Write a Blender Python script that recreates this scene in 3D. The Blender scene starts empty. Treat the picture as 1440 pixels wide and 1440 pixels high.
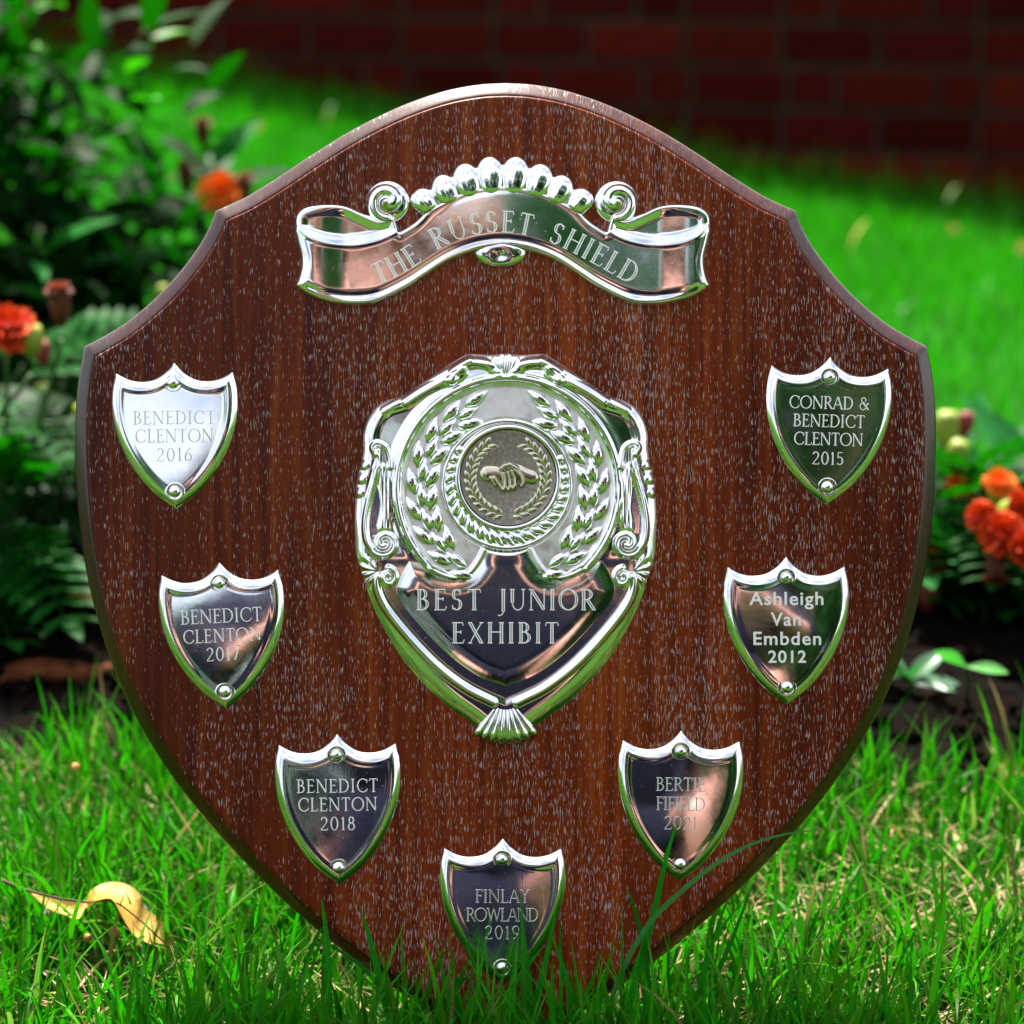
import bpy, bmesh, math, random
import numpy as np
from mathutils import Vector, Matrix

# ------------------------------------------------------------------ camera, sky, sun, exposure
scn = bpy.context.scene
COL = scn.collection
R = math.radians
rng = np.random.default_rng(7)
random.seed(7)
S = 0.0003                      # metres on the board per photograph pixel
TILT = R(16)                    # camera looks down, board leans back
CAMH = 0.498
cam_data = bpy.data.cameras.new('camera')
cam = bpy.data.objects.new('camera', cam_data)
COL.objects.link(cam)
cam.location = (0, 0, CAMH)
cam.rotation_euler = (R(90) - TILT, 0, 0)
cam_data.sensor_width = 36
cam_data.lens = 36 * 3333 / 1440
cam_data.clip_start = 0.02
cam_data.clip_end = 500
cam_data.dof.use_dof = True
cam_data.dof.focus_distance = 0.997
cam_data.dof.aperture_fstop = 7.6
scn.camera = cam

SUN_EL, SUN_AZ = R(58), R(-14)       # sun stands beyond the wall, a little to the left
world = bpy.data.worlds.new('World')
scn.world = world
world.use_nodes = True
wn = world.node_tree
wn.nodes.clear()
sky = wn.nodes.new('ShaderNodeTexSky')
sky.sky_type = 'NISHITA'
sky.sun_disc = False
sky.sun_elevation = SUN_EL
sky.sun_rotation = SUN_AZ
sky.dust_density = 5.0
sky.air_density = 1.0
bg = wn.nodes.new('ShaderNodeBackground')
bg.inputs[1].default_value = 0.066
wo = wn.nodes.new('ShaderNodeOutputWorld')
# thin broken cloud over the whole sky: whitens the blue
wtc = wn.nodes.new('ShaderNodeTexCoord')
wno = wn.nodes.new('ShaderNodeTexNoise'); wno.inputs['Scale'].default_value = 2.2; wno.inputs['Detail'].default_value = 5
wmr = wn.nodes.new('ShaderNodeMapRange')
for i_, v_ in ((1, 0.38), (2, 0.62), (3, 0.55), (4, 0.95)): wmr.inputs[i_].default_value = v_
wmx = wn.nodes.new('ShaderNodeMix'); wmx.data_type = 'RGBA'; wn2 = wn.nodes.new('ShaderNodeTexNoise'); wn2.inputs['Scale'].default_value = 3.4; wn2.inputs['Detail'].default_value = 6; wn2.inputs['Roughness'].default_value = 0.6
wcr = wn.nodes.new('ShaderNodeValToRGB'); wcr.color_ramp.elements[0].position = 0.36; wcr.color_ramp.elements[0].color = (2.3, 2.75, 3.5, 1); wcr.color_ramp.elements[1].position = 0.66; wcr.color_ramp.elements[1].color = (8.5, 8.4, 8.2, 1)
wn.links.new(wtc.outputs['Generated'], wn2.inputs['Vector']); wn.links.new(wn2.outputs['Fac'], wcr.inputs[0]); wn.links.new(wcr.outputs[0], wmx.inputs[7])
wn.links.new(wtc.outputs['Generated'], wno.inputs['Vector']); wn.links.new(wno.outputs['Fac'], wmr.inputs[0])
wn.links.new(wmr.outputs[0], wmx.inputs[0]); wn.links.new(sky.outputs[0], wmx.inputs[6])
wn.links.new(wmx.outputs[2], bg.inputs[0])
wn.links.new(bg.outputs[0], wo.inputs[0])
sd_ = bpy.data.lights.new('sun', 'SUN')
sd_.energy = 4.2
sd_.angle = R(3)
sd_.color = (1.0, 0.95, 0.86)
sun = bpy.data.objects.new('sun', sd_)
COL.objects.link(sun)
sdir = Vector((math.sin(SUN_AZ) * math.cos(SUN_EL), math.cos(SUN_AZ) * math.cos(SUN_EL), math.sin(SUN_EL)))
sun.rotation_euler = sdir.to_track_quat('Z', 'Y').to_euler()
scn.view_settings.view_transform = 'Standard'
scn.view_settings.look = 'None'
scn.view_settings.gamma = 1
scn.view_settings.use_curve_mapping = False
scn.view_settings.exposure = 2.05
scn.render.engine = 'CYCLES'
scn.cycles.use_denoising = True
scn.cycles.max_bounces = 8
scn.cycles.transparent_max_bounces = 8

# ------------------------------------------------------------------ helpers
def tag(o, label=None, cat=None, group=None, kind=None):
    if label: o['label'] = label
    if cat: o['category'] = cat
    if group: o['group'] = group
    if kind: o['kind'] = kind
    return o

def link(name, me, parent=None, loc=None, rot=None, scale=None):
    o = bpy.data.objects.new(name, me)
    COL.objects.link(o)
    if parent is not None: o.parent = parent
    if loc is not None: o.location = loc
    if rot is not None: o.rotation_euler = rot
    if scale is not None: o.scale = scale
    return o

def thing(name, label, cat, loc=(0, 0, 0), rot=(0, 0, 0), group=None):
    o = bpy.data.objects.new(name, None)
    COL.objects.link(o)
    o.empty_display_size = 0.05
    o.location = loc
    o.rotation_euler = rot
    return tag(o, label, cat, group)

def mesh(name, V, F, mat=None, smooth=True, col=None):
    """V (n,3) array, F a list of faces or an (m,k) array"""
    me = bpy.data.meshes.new(name)
    V = np.asarray(V, dtype=np.float32)
    if isinstance(F, np.ndarray):
        m, k = F.shape
        me.vertices.add(len(V)); me.vertices.foreach_set('co', V.ravel())
        me.loops.add(m * k); me.loops.foreach_set('vertex_index', F.astype(np.int32).ravel())
        me.polygons.add(m)
        me.polygons.foreach_set('loop_start', np.arange(0, m * k, k, dtype=np.int32))
        me.polygons.foreach_set('loop_total', np.full(m, k, dtype=np.int32))
        me.update(calc_edges=True)
    else:
        me.from_pydata([tuple(map(float, v)) for v in V], [], [tuple(map(int, f)) for f in F])
    me.validate()
    if smooth:
        me.polygons.foreach_set('use_smooth', np.ones(len(me.polygons), dtype=bool))
    if col is not None:
        a = me.color_attributes.new('tone', 'FLOAT_COLOR', 'POINT')
        c = np.ones((len(V), 4), dtype=np.float32); c[:, :3] = col
        a.data.foreach_set('color', c.ravel())
    if mat is not None: me.materials.append(mat)
    return me

class NT:
    def __init__(s, name):
        s.m = bpy.data.materials.new(name); s.m.use_nodes = True
        s.t = s.m.node_tree; s.t.nodes.clear()
        s.out = s.t.nodes.new('ShaderNodeOutputMaterial')
    def n(s, typ, ins=None, **kw):
        nd = s.t.nodes.new('ShaderNode' + typ)
        for k, v in kw.items(): setattr(nd, k, v)
        for k, v in (ins or {}).items():
            if isinstance(v, bpy.types.NodeSocket): s.t.links.new(v, nd.inputs[k])
            else: nd.inputs[k].default_value = v
        return nd
    def l(s, a, b): s.t.links.new(a, b)
    def noise(s, vec, scale, detail=3, rough=0.5, dist=0.0):
        return s.n('TexNoise', {'Vector': vec, 'Scale': scale, 'Detail': detail, 'Roughness': rough, 'Distortion': dist}).outputs['Fac']
    def ramp(s, fac, stops, interp='LINEAR'):
        r = s.n('ValToRGB', {'Fac': fac}); cr = r.color_ramp; cr.interpolation = interp
        while len(cr.elements) < len(stops): cr.elements.new(0.5)
        for e, (p, c) in zip(cr.elements, stops):
            e.position = p; e.color = (*c, 1) if not isinstance(c, (int, float)) else (c, c, c, 1)
        return r.outputs[0]
    def math(s, op, a, b=0.0, clamp=False):
        nd = s.n('Math', {0: a, 1: b}, operation=op); nd.use_clamp = clamp
        return nd.outputs[0]
    def mixc(s, f, a, b, blend='MIX'):
        nd = s.t.nodes.new('ShaderNodeMix'); nd.data_type = 'RGBA'; nd.blend_type = blend
        for i, v in ((0, f), (6, a), (7, b)):
            if isinstance(v, bpy.types.NodeSocket): s.t.links.new(v, nd.inputs[i])
            else: nd.inputs[i].default_value = v if isinstance(v, (int, float)) else (*v, 1)
        return nd.outputs[2]
    def scaled(s, v):
        tc = s.n('TexCoord')
        return s.n('Mapping', {'Vector': tc.outputs['Object'], 'Scale': v}).outputs[0]
    def fin(s, sh): s.l(sh, s.out.inputs['Surface']); return s.m

def principled(t, **kw):
    names = dict(color='Base Color', metal='Metallic', rough='Roughness', spec='Specular IOR Level', normal='Normal',
                 coat='Coat Weight', coat_rough='Coat Roughness', coat_normal='Coat Normal', sheen='Sheen Weight')
    ins = {}
    for k, v in kw.items():
        if isinstance(v, tuple) and len(v) == 3: v = (*v, 1)
        ins[names[k]] = v
    return t.n('BsdfPrincipled', ins)

# ------------------------------------------------------------------ materials
def mat_wood(name, edge=False):
    t = NT(name)
    base = t.scaled((1, 1, 1))
    wob = t.noise(t.scaled((30, 12, 30)), 1, 2)
    streak = t.noise(t.scaled((260, 9, 260)), 1, 4, 0.6, 0.4)
    broad = t.noise(t.scaled((38, 2.5, 38)), 1, 2)
    c = t.ramp(streak, [(0.28, (0.075, 0.0085, 0.0012)), (0.5, (0.165, 0.0215, 0.0016)), (0.72, (0.265, 0.053, 0.0040))])
    c2 = t.ramp(broad, [(0.32, (0.72, 0.70, 0.72)), (0.66, (1.12, 1.12, 1.1))])
    c = t.mixc(1.0, c, c2, 'MULTIPLY')
    # glow in the middle and shade at the sides, put into the wood colour
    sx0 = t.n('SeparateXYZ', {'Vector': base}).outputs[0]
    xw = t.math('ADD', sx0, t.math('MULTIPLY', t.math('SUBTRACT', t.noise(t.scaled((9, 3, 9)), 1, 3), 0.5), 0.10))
    centre_glow = t.ramp(t.n('MapRange', {'Value': xw, 1: -0.19, 2: 0.19}).outputs[0], [(0.0, (0.38, 0.34, 0.36)), (0.25, (0.62, 0.58, 0.62)), (0.48, (1.0, 1.0, 1.0)), (0.66, (1.08, 1.12, 1.0)), (0.84, (0.62, 0.54, 0.55)), (1.0, (0.42, 0.36, 0.38))])
    c = t.mixc(1.0, c, centre_glow, 'MULTIPLY')
    # glints off the open pores, painted pale into the colour: short upright dashes
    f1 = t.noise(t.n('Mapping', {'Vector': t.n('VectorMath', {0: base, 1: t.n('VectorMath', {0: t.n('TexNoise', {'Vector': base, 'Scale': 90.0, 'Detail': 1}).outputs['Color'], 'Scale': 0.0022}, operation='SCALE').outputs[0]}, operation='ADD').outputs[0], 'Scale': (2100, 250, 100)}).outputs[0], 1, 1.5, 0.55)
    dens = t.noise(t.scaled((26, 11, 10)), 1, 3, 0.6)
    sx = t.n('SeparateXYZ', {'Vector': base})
    dx = t.n('MapRange', {'Value': sx.outputs[0], 1: -0.15, 2: -0.03, 3: 0.05, 4: 0.0}).outputs[0]  # painted glints thin out at the left, where less light catches
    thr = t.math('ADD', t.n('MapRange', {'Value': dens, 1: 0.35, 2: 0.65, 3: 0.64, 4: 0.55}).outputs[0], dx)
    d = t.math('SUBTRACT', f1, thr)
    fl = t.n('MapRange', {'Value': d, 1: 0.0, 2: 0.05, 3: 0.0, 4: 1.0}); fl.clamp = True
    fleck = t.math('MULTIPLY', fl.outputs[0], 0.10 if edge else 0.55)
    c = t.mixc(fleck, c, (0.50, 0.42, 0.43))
    if edge: c = t.mixc(1.0, c, (0.35, 0.35, 0.4), 'MULTIPLY')
    bumpn = t.noise(t.scaled((700, 190, 100)), 1, 2, 0.6)
    h = t.math('ADD', t.math('MULTIPLY', bumpn, 0.6), t.math('MULTIPLY', fl.outputs[0], -0.3))
    bmp = t.n('Bump', {'Height': h, 'Strength': 0.5, 'Distance': 0.00022})
    cb = t.n('Bump', {'Height': h, 'Strength': 0.42, 'Distance': 0.00018})
    p = principled(t, color=c, rough=0.42, spec=0.12 if edge else 0.16, normal=bmp.outputs[0], coat=1.0 if edge else 0.05, coat_rough=0.18 if edge else 0.26, coat_normal=cb.outputs[0])
    return t.fin(p.outputs[0])

def mat_silver(name, rough=0.055, brushed=False, color=(0.90, 0.91, 0.93), speck=0.5):
    t = NT(name)
    n1 = t.noise(t.scaled((160, 160, 160)), 1, 4, 0.6)
    r = t.n('MapRange', {'Value': n1, 1: 0.35, 2: 0.75, 3: rough, 4: rough * 2.0}).outputs[0]
    sp = t.noise(t.scaled((900, 900, 900)), 1, 1)
    spk = t.n('MapRange', {'Value': sp, 1: 0.74, 2: 0.78, 3: 0.0, 4: speck}).outputs[0]
    c = t.mixc(spk, color, (0.75, 0.72, 0.68))
    r = t.math('ADD', r, t.math('MULTIPLY', spk, 0.4))
    if brushed:
        b = t.noise(t.scaled((2600, 60, 100)), 1, 2)
    else:
        b = t.noise(t.scaled((120, 120, 120)), 1, 2)
    bm = t.n('Bump', {'Height': b, 'Strength': 0.08 if brushed else 0.10, 'Distance': 0.00006 if brushed else 0.0002})
    p = principled(t, color=c, metal=1.0, rough=r, normal=bm.outputs[0])
    return t.fin(p.outputs[0])

def mat_engrave(name, c=(0.95, 0.95, 0.95), rough=0.38):
    t = NT(name)
    p = principled(t, color=c, metal=0.9 if 'faint' in name else 0.1, rough=rough)
    return t.fin(p.outputs[0])

def mat_bronze(name):
    t = NT(name)
    n = t.noise(t.scaled((700, 700, 700)), 1, 5, 0.65)
    c = t.ramp(n, [(0.3, (0.22, 0.26, 0.29)), (0.55, (0.46, 0.41, 0.33)), (0.75, (0.66, 0.64, 0.58))])
    bm = t.n('Bump', {'Height': n, 'Strength': 0.5, 'Distance': 0.0001})
    p = principled(t, color=c, metal=0.9, rough=0.36, normal=bm.outputs[0])
    return t.fin(p.outputs[0])

def mat_plain(name, c, rough=0.6, spec=0.4, nscale=40, amt=0.35, metal=0.0, bump=0.0):
    t = NT(name)
    n = t.noise(t.scaled((nscale,) * 3), 1, 4, 0.6)
    lo = tuple(x * (1 - amt) for x in c); hi = tuple(min(1, x * (1 + amt)) for x in c)
    col = t.ramp(n, [(0.3, lo), (0.7, hi)])
    kw = dict(color=col, rough=rough, spec=spec, metal=metal)
    if bump: kw['normal'] = t.n('Bump', {'Height': n, 'Strength': 0.6, 'Distance': bump}).outputs[0]
    return t.fin(principled(t, **kw).outputs[0])

def mat_leafy(name, color=None, transl=0.35, rough=0.42, spec=0.45, rand=0.0, veins=False, tcol=None, spots=False):
    """colour from the blade's own tone attribute, or a given colour varied per object"""
    t = NT(name)
    if color is None:
        c = t.n('Attribute', attribute_name='tone').outputs['Color']
    else:
        n = t.noise(t.scaled((60,) * 3), 1, 3)
        c = t.ramp(n, [(0.3, tuple(x * 0.7 for x in color)), (0.7, tuple(x * 1.25 for x in color))])
        if rand:
            oi = t.n('ObjectInfo').outputs['Random']
            hs = t.n('HueSaturation', {'Color': c, 'Value': t.n('MapRange', {'Value': oi, 3: 1 - rand, 4: 1 + rand}).outputs[0],
                                      'Hue': t.n('MapRange', {'Value': oi, 3: 0.485, 4: 0.515}).outputs[0]})
            c = hs.outputs[0]
    if spots:
        c = t.mixc(t.ramp(t.noise(t.scaled((130,) * 3), 1, 6, 0.7), [(0.56, 0.0), (0.68, 0.85)]), c, (0.16, 0.055, 0.01))
    kw = dict(color=c, rough=rough, spec=spec)
    if spots: kw['normal'] = t.n('Bump', {'Height': t.noise(t.scaled((260,) * 3), 1, 4, 0.6), 'Strength': 0.7, 'Distance': 0.0007}).outputs[0]
    if veins:
        w = t.n('TexWave', {'Vector': t.scaled((1, 1, 1)), 'Scale': 55.0, 'Distortion': 1.0}, bands_direction='DIAGONAL')
        kw['normal'] = t.n('Bump', {'Height': w.outputs['Fac'], 'Strength': 0.5, 'Distance': 0.0008}).outputs[0]
    p = principled(t, **kw)
    tb = t.n('BsdfTranslucent', {'Color': t.mixc(0.5, c, (0.015, 0.42, 0.001)) if tcol is None else (*tcol, 1)})
    mx = t.n('MixShader', {0: transl, 1: p.outputs[0], 2: tb.outputs[0]})
    return t.fin(mx.outputs[0])

def mat_ground():
    t = NT('lawn_soil')
    a = t.noise(t.scaled((220,) * 3), 1, 5, 0.65)
    b = t.noise(t.scaled((7,) * 3), 1, 3)
    tan = t.ramp(a, [(0.3, (0.004, 0.010, 0.001)), (0.5, (0.014, 0.030, 0.003)), (0.72, (0.09, 0.065, 0.02))])
    green = t.ramp(a, [(0.3, (0.003, 0.045, 0.001)), (0.7, (0.012, 0.13, 0.002))])
    pos = t.n('NewGeometry').outputs['Position']
    y = t.n('SeparateXYZ', {'Vector': pos}).outputs[1]
    far = t.n('MapRange', {'Value': y, 1: 1.3, 2: 1.6, 3: 0.15, 4: 1.0}).outputs[0]
    near = t.n('MapRange', {'Value': y, 1: 0.5, 2: 0.75, 3: 1.0, 4: 0.0}).outputs[0]
    green = t.mixc(near, green, t.ramp(a, [(0.3, (0.015, 0.05, 0.006)), (0.7, (0.06, 0.15, 0.02))]))
    f = t.math('MAXIMUM', far, near)
    f = t.math('ADD', f, t.n('MapRange', {'Value': b, 1: 0.4, 2: 0.6, 3: -0.1, 4: 0.2}).outputs[0], clamp=True)
    c = t.mixc(f, tan, green)
    bm = t.n('Bump', {'Height': a, 'Strength': 0.8, 'Distance': 0.004})
    return t.fin(principled(t, color=c, rough=0.9, spec=0.1, normal=bm.outputs[0]).outputs[0])

def mat_soil():
    t = NT('dark_soil')
    a = t.noise(t.scaled((90,) * 3), 1, 6, 0.7)
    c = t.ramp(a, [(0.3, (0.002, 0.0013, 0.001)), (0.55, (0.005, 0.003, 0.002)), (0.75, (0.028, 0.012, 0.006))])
    bm = t.n('Bump', {'Height': a, 'Strength': 1.0, 'Distance': 0.012})
    return t.fin(principled(t, color=c, rough=0.9, spec=0.04, normal=bm.outputs[0]).outputs[0])

def mat_brick():
    t = NT('red_brick')
    oi = t.n('ObjectInfo').outputs['Random']
    n = t.noise(t.scaled((60,) * 3), 1, 5, 0.65)
    c = t.ramp(n, [(0.3, (0.036, 0.0026, 0.0018)), (0.7, (0.085, 0.0085, 0.0050))])
    hs = t.n('HueSaturation', {'Color': c, 'Value': t.n('MapRange', {'Value': oi, 3: 0.55, 4: 1.35}).outputs[0]})
    bm = t.n('Bump', {'Height': n, 'Strength': 0.6, 'Distance': 0.003})
    return t.fin(principled(t, color=hs.outputs[0], rough=0.95, spec=0.03, normal=bm.outputs[0]).outputs[0])

M = dict(
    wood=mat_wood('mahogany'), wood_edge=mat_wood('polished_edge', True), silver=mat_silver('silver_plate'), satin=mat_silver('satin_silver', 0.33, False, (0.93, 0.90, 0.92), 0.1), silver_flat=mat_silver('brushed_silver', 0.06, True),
    engrave=mat_engrave('engraved_line'), engrave_faint=mat_engrave('faint_engraved_line', (0.75, 0.75, 0.75), 0.22), bronze=mat_bronze('bronze_patina'), gilt=mat_silver('gilt', 0.16, False, (0.66, 0.62, 0.50), 0.2),
    grass=mat_leafy('grass_blade', None, 0.38, 0.5, 0.12), ground=mat_ground(), soil=mat_soil(), brick=mat_brick(),
    mortar=mat_plain('mortar', (0.038, 0.030, 0.020), 0.95, 0.02, 80, 0.4, bump=0.002),
    bush=mat_leafy('bush_leaf', (0.004, 0.068, 0.002), 0.14, 0.6, 0.06, 0.85, veins=True),
    flowerleaf=mat_leafy('marigold_leaf', (0.004, 0.066, 0.004), 0.2, 0.55, 0.10, 0.7),
    stem=mat_plain('green_stem', (0.03, 0.09, 0.015), 0.5),
    twig=mat_plain('brown_twig', (0.06, 0.03, 0.015), 0.8),
    petal=mat_leafy('petal', None, 0.2, 0.6, 0.2, tcol=(0.55, 0.05, 0.0)),
    dryleaf=mat_leafy('dry_leaf', None, 0.15, 0.5, 0.25, tcol=(0.55, 0.33, 0.07), spots=True),
)

# ------------------------------------------------------------------ curve and height-field tools (photograph-scale units on the board)
def cr(P, n=12):
    """open Catmull-Rom through P"""
    P = np.asarray(P, float)
    Q = np.vstack([2 * P[0] - P[1], P, 2 * P[-1] - P[-2]])
    out = []
    for i in range(1, len(Q) - 2):
        p0, p1, p2, p3 = Q[i - 1], Q[i], Q[i + 1], Q[i + 2]
        for k in range(n):
            t = k / n
            out.append(0.5 * ((2 * p1) + (-p0 + p2) * t + (2 * p0 - 5 * p1 + 4 * p2 - p3) * t * t + (-p0 + 3 * p1 - 3 * p2 + p3) * t ** 3))
    out.append(P[-1])
    return np.array(out)

def resample(P, n):
    d = np.r_[0, np.cumsum(np.hypot(*np.diff(P, axis=0).T))]
    t = np.linspace(0, d[-1], n)
    return np.c_[np.interp(t, d, P[:, 0]), np.interp(t, d, P[:, 1])]

def dist_poly(X, Y, P, closed=False):
    P = np.asarray(P, float)
    Q = np.vstack([P, P[:1]]) if closed else P
    D = np.full(X.shape, 1e9)
    for a, b in zip(Q[:-1], Q[1:]):
        vx, vy = b - a
        L = vx * vx + vy * vy + 1e-12
        t = np.clip(((X - a[0]) * vx + (Y - a[1]) * vy) / L, 0, 1)
        D = np.minimum(D, (X - a[0] - t * vx) ** 2 + (Y - a[1] - t * vy) ** 2)
    return np.sqrt(D)

def inside(X, Y, P):
    P = np.asarray(P, float)
    c = np.zeros(X.shape, bool)
    for (x1, y1), (x2, y2) in zip(P, np.roll(P, -1, axis=0)):
        if y1 == y2: continue
        c ^= ((y1 > Y) != (y2 > Y)) & (X < (x2 - x1) * (Y - y1) / (y2 - y1) + x1)
    return c

def sdf(X, Y, P):
    d = dist_poly(X, Y, P, True)
    return np.where(inside(X, Y, P), d, -d)

def sm(t):
    t = np.clip(t, 0, 1)
    return t * t * (3 - 2 * t)

def ridge(X, Y, P, r, h, p=1.5):
    d = dist_poly(X, Y, P) / r
    return h * np.clip(1 - d * d, 0, 1) ** p

CX0, CY0 = 711.0, 1492.0        # the board's tip
def loc3(x, y, z):
    return np.stack([(x - CX0) * S, (CY0 - y) * S, z * S], -1)

def field_mesh(name, box, step, fn, mat, cut=-2.0, origin=None):
    """fn(X,Y) -> (height, inside distance); origin given: coordinates are relative to it"""
    x0, y0, x1, y1 = box
    xs = np.arange(x0, x1 + step, step); ys = np.arange(y0, y1 + step, step)
    X, Y = np.meshgrid(xs, ys)
    H, sd = fn(X, Y)
    ok = sd > cut
    q = ok[:-1, :-1] & ok[1:, :-1] & ok[:-1, 1:] & ok[1:, 1:]
    idx = np.arange(X.size).reshape(X.shape)
    F = np.stack([idx[1:, :-1][q], idx[1:, 1:][q], idx[:-1, 1:][q], idx[:-1, :-1][q]], -1)
    used = np.unique(F)
    re = np.zeros(X.size, int); re[used] = np.arange(len(used))
    if origin is None:
        V = loc3(X.ravel()[used], Y.ravel()[used], H.ravel()[used])
    else:
        V = np.stack([X.ravel()[used] * S, -Y.ravel()[used] * S, H.ravel()[used] * S], -1)
    return mesh(name, V, re[F], mat)

# ------------------------------------------------------------------ engraved capitals: strokes as small ridged lines
def ell(cx, cy, rx, ry, a0, a1, n=18):
    a = np.radians(np.linspace(a0, a1, n))
    return np.c_[cx + rx * np.cos(a), cy + ry * np.sin(a)]

def glyph(ch):
    """-> width, list of (kind, data): 'h' hair polyline, 'k' thick straight stroke, 'e' ellipse arc (thick at its sides)"""
    W = 0.13
    h = lambda *p: ('h', np.array(p, float)); k = lambda *p: ('k', np.array(p, float)); e = lambda *a: ('e', a)
    sf = lambda x, y, w=0.12: h((x - w, y), (x + w, y))
    G = {
        'A': (.80, [h((.06, 0), (.37, 1)), k((.40, 1), (.72, 0)), h((.17, .34), (.60, .34)), sf(.06, 0, .09), sf(.72, 0, .11)]),
        'B': (.66, [k((.14, 0), (.14, 1)), e(.26, .765, .25, .235, 90, -90), e(.26, .27, .33, .27, 90, -90), h((0, 1), (.26, 1)), h((.14, .54), (.28, .54)), h((0, 0), (.26, 0))]),
        'C': (.86, [e(.48, .5, .44, .51, 48, 312), h((.78, .70), (.79, .97)), h((.79, .12), (.79, .26))]),
        'D': (.84, [k((.14, 0), (.14, 1)), e(.32, .5, .45, .5, 90, -90), h((0, 1), (.32, 1)), h((0, 0), (.32, 0))]),
        'E': (.62, [k((.14, 0), (.14, 1)), h((0, 1), (.52, 1), (.54, .86)), h((.14, .54), (.43, .54)), h((.43, .62), (.43, .46)), h((0, 0), (.54, 0), (.60, .17))]),
        'F': (.58, [k((.14, 0), (.14, 1)), h((0, 1), (.52, 1), (.54, .86)), h((.14, .54), (.43, .54)), h((.43, .62), (.43, .46)), sf(.14, 0)]),
        'H': (.86, [k((.14, 0), (.14, 1)), k((.70, 0), (.70, 1)), h((.14, .54), (.70, .54)), sf(.14, 0), sf(.14, 1), sf(.70, 0), sf(.70, 1)]),
        'I': (.34, [k((.15, 0), (.15, 1)), sf(.15, 0), sf(.15, 1)]),
        'J': (.42, [k((.24, -.08), (.24, 1)), sf(.24, 1), h(*ell(.06, -.08, .18, .2, 0, -120, 10))]),
        'L': (.60, [k((.14, 0), (.14, 1)), sf(.14, 1), h((0, 0), (.52, 0), (.58, .18))]),
        'N': (.90, [h((.12, 0), (.12, 1)), k((.14, .98), (.74, .02)), h((.76, 0), (.76, 1)), sf(.12, 0, .1), h((0, 1), (.14, 1)), sf(.76, 1, .1)]),
        'O': (.98, [e(.48, .5, .46, .51, 0, 360)]),
        'R': (.72, [k((.14, 0), (.14, 1)), e(.28, .75, .28, .25, 90, -90), h((0, 1), (.28, 1)), h((.14, .5), (.28, .5)), k((.32, .5), (.64, .02)), sf(.14, 0), h((.58, 0), (.74, 0))]),
        'S': (.58, [e(.27, .755, .22, .245, 40, 268), e(.27, .26, .24, .26, 88, -140), h((.44, .78), (.45, .98)), h((.07, .03), (.06, .24))]),
        'T': (.68, [k((.33, 0), (.33, 1)), h((.02, .84), (.04, 1), (.62, 1), (.64, .84)), sf(.33, 0)]),
        'U': (.84, [k((.15, .36), (.15, 1)), h((.69, .36), (.69, 1)), h(*ell(.42, .36, .27, .37, 180, 360, 14)), sf(.15, 1), sf(.69, 1, .1)]),
        'V': (.80, [k((.10, 1), (.40, 0)), h((.40, 0), (.70, 1)), sf(.10, 1, .1), sf(.70, 1, .09)]),
        'W': (1.15, [k((.10, 1), (.34, 0)), h((.34, 0), (.56, .96)), k((.56, .96), (.80, 0)), h((.80, 0), (1.04, 1)), sf(.10, 1, .1), sf(1.04, 1, .09)]),
        'X': (.78, [k((.10, 1), (.66, 0)), h((.10, 0), (.66, 1)), sf(.10, 1, .1), sf(.66, 1, .1), sf(.10, 0, .1), sf(.66, 0, .1)]),
        'Y': (.74, [k((.08, 1), (.36, .5)), h((.36, .5), (.64, 1)), k((.36, .5), (.36, 0)), sf(.08, 1, .1), sf(.64, 1, .1), sf(.36, 0)]),
        '&': (.86, [h(*ell(.34, .79, .17, .20, 300, -30, 16)), k((.26, .62), (.74, .0)), h(*ell(.31, .27, .26, .28, 100, 350, 16)), h((.57, .24), (.68, .5)), sf(.68, .5, .1)]),
        '0': (.64, [e(.30, .5, .28, .51, 0, 360)]),
        '1': (.36, [k((.18, 0), (.18, 1)), h((.18, 1), (.06, .84)), sf(.18, 0, .11)]),
        '2': (.62, [e(.28, .74, .24, .26, 165, -40), h((.46, .57), (.04, .02)), h((.04, 0), (.52, 0), (.56, .14))]),
        '5': (.60, [h((.14, 1), (.50, 1)), h((.14, 1), (.11, .56)), e(.26, .31, .27, .31, 125, -140)]),
        '6': (.62, [e(.30, .30, .26, .30, 0, 360), h((.47, 1), (.22, .78), (.08, .52), (.05, .32))]),
        '7': (.58, [h((.04, .86), (.05, 1), (.54, 1)), k((.53, .98), (.20, 0))]),
        '8': (.60, [e(.29, .76, .20, .24, 0, 360), e(.29, .26, .25, .27, 0, 360)]),
        '9': (.62, [e(.30, .70, .26, .30, 0, 360), h((.12, 0), (.38, .22), (.52, .48), (.55, .68))]),
    }
    return G[ch]

def line_strip(V, F, P, w, z, hgt):
    """a ridged line through P (local board metres already laid out by place)"""
    P = np.asarray(P, float)
    d = np.gradient(P, axis=0) if len(P) > 2 else np.repeat([P[-1] - P[0]], len(P), 0)
    nrm = np.c_[-d[:, 1], d[:, 0]]
    nrm /= np.linalg.norm(nrm, axis=1, keepdims=True) + 1e-12
    ww = np.broadcast_to(w, (len(P),))[:, None] * 0.5
    b = len(V)
    for i in range(len(P)):
        a, c, e_ = P[i] + nrm[i] * ww[i], P[i], P[i] - nrm[i] * ww[i]
        V += [(a[0], a[1], z[i]), (c[0], c[1], z[i] + hgt), (e_[0], e_[1], z[i])]
    for i in range(len(P) - 1):
        q = b + 3 * i
        F += [(q, q + 1, q + 4, q + 3), (q + 1, q + 2, q + 5, q + 4)]

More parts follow.
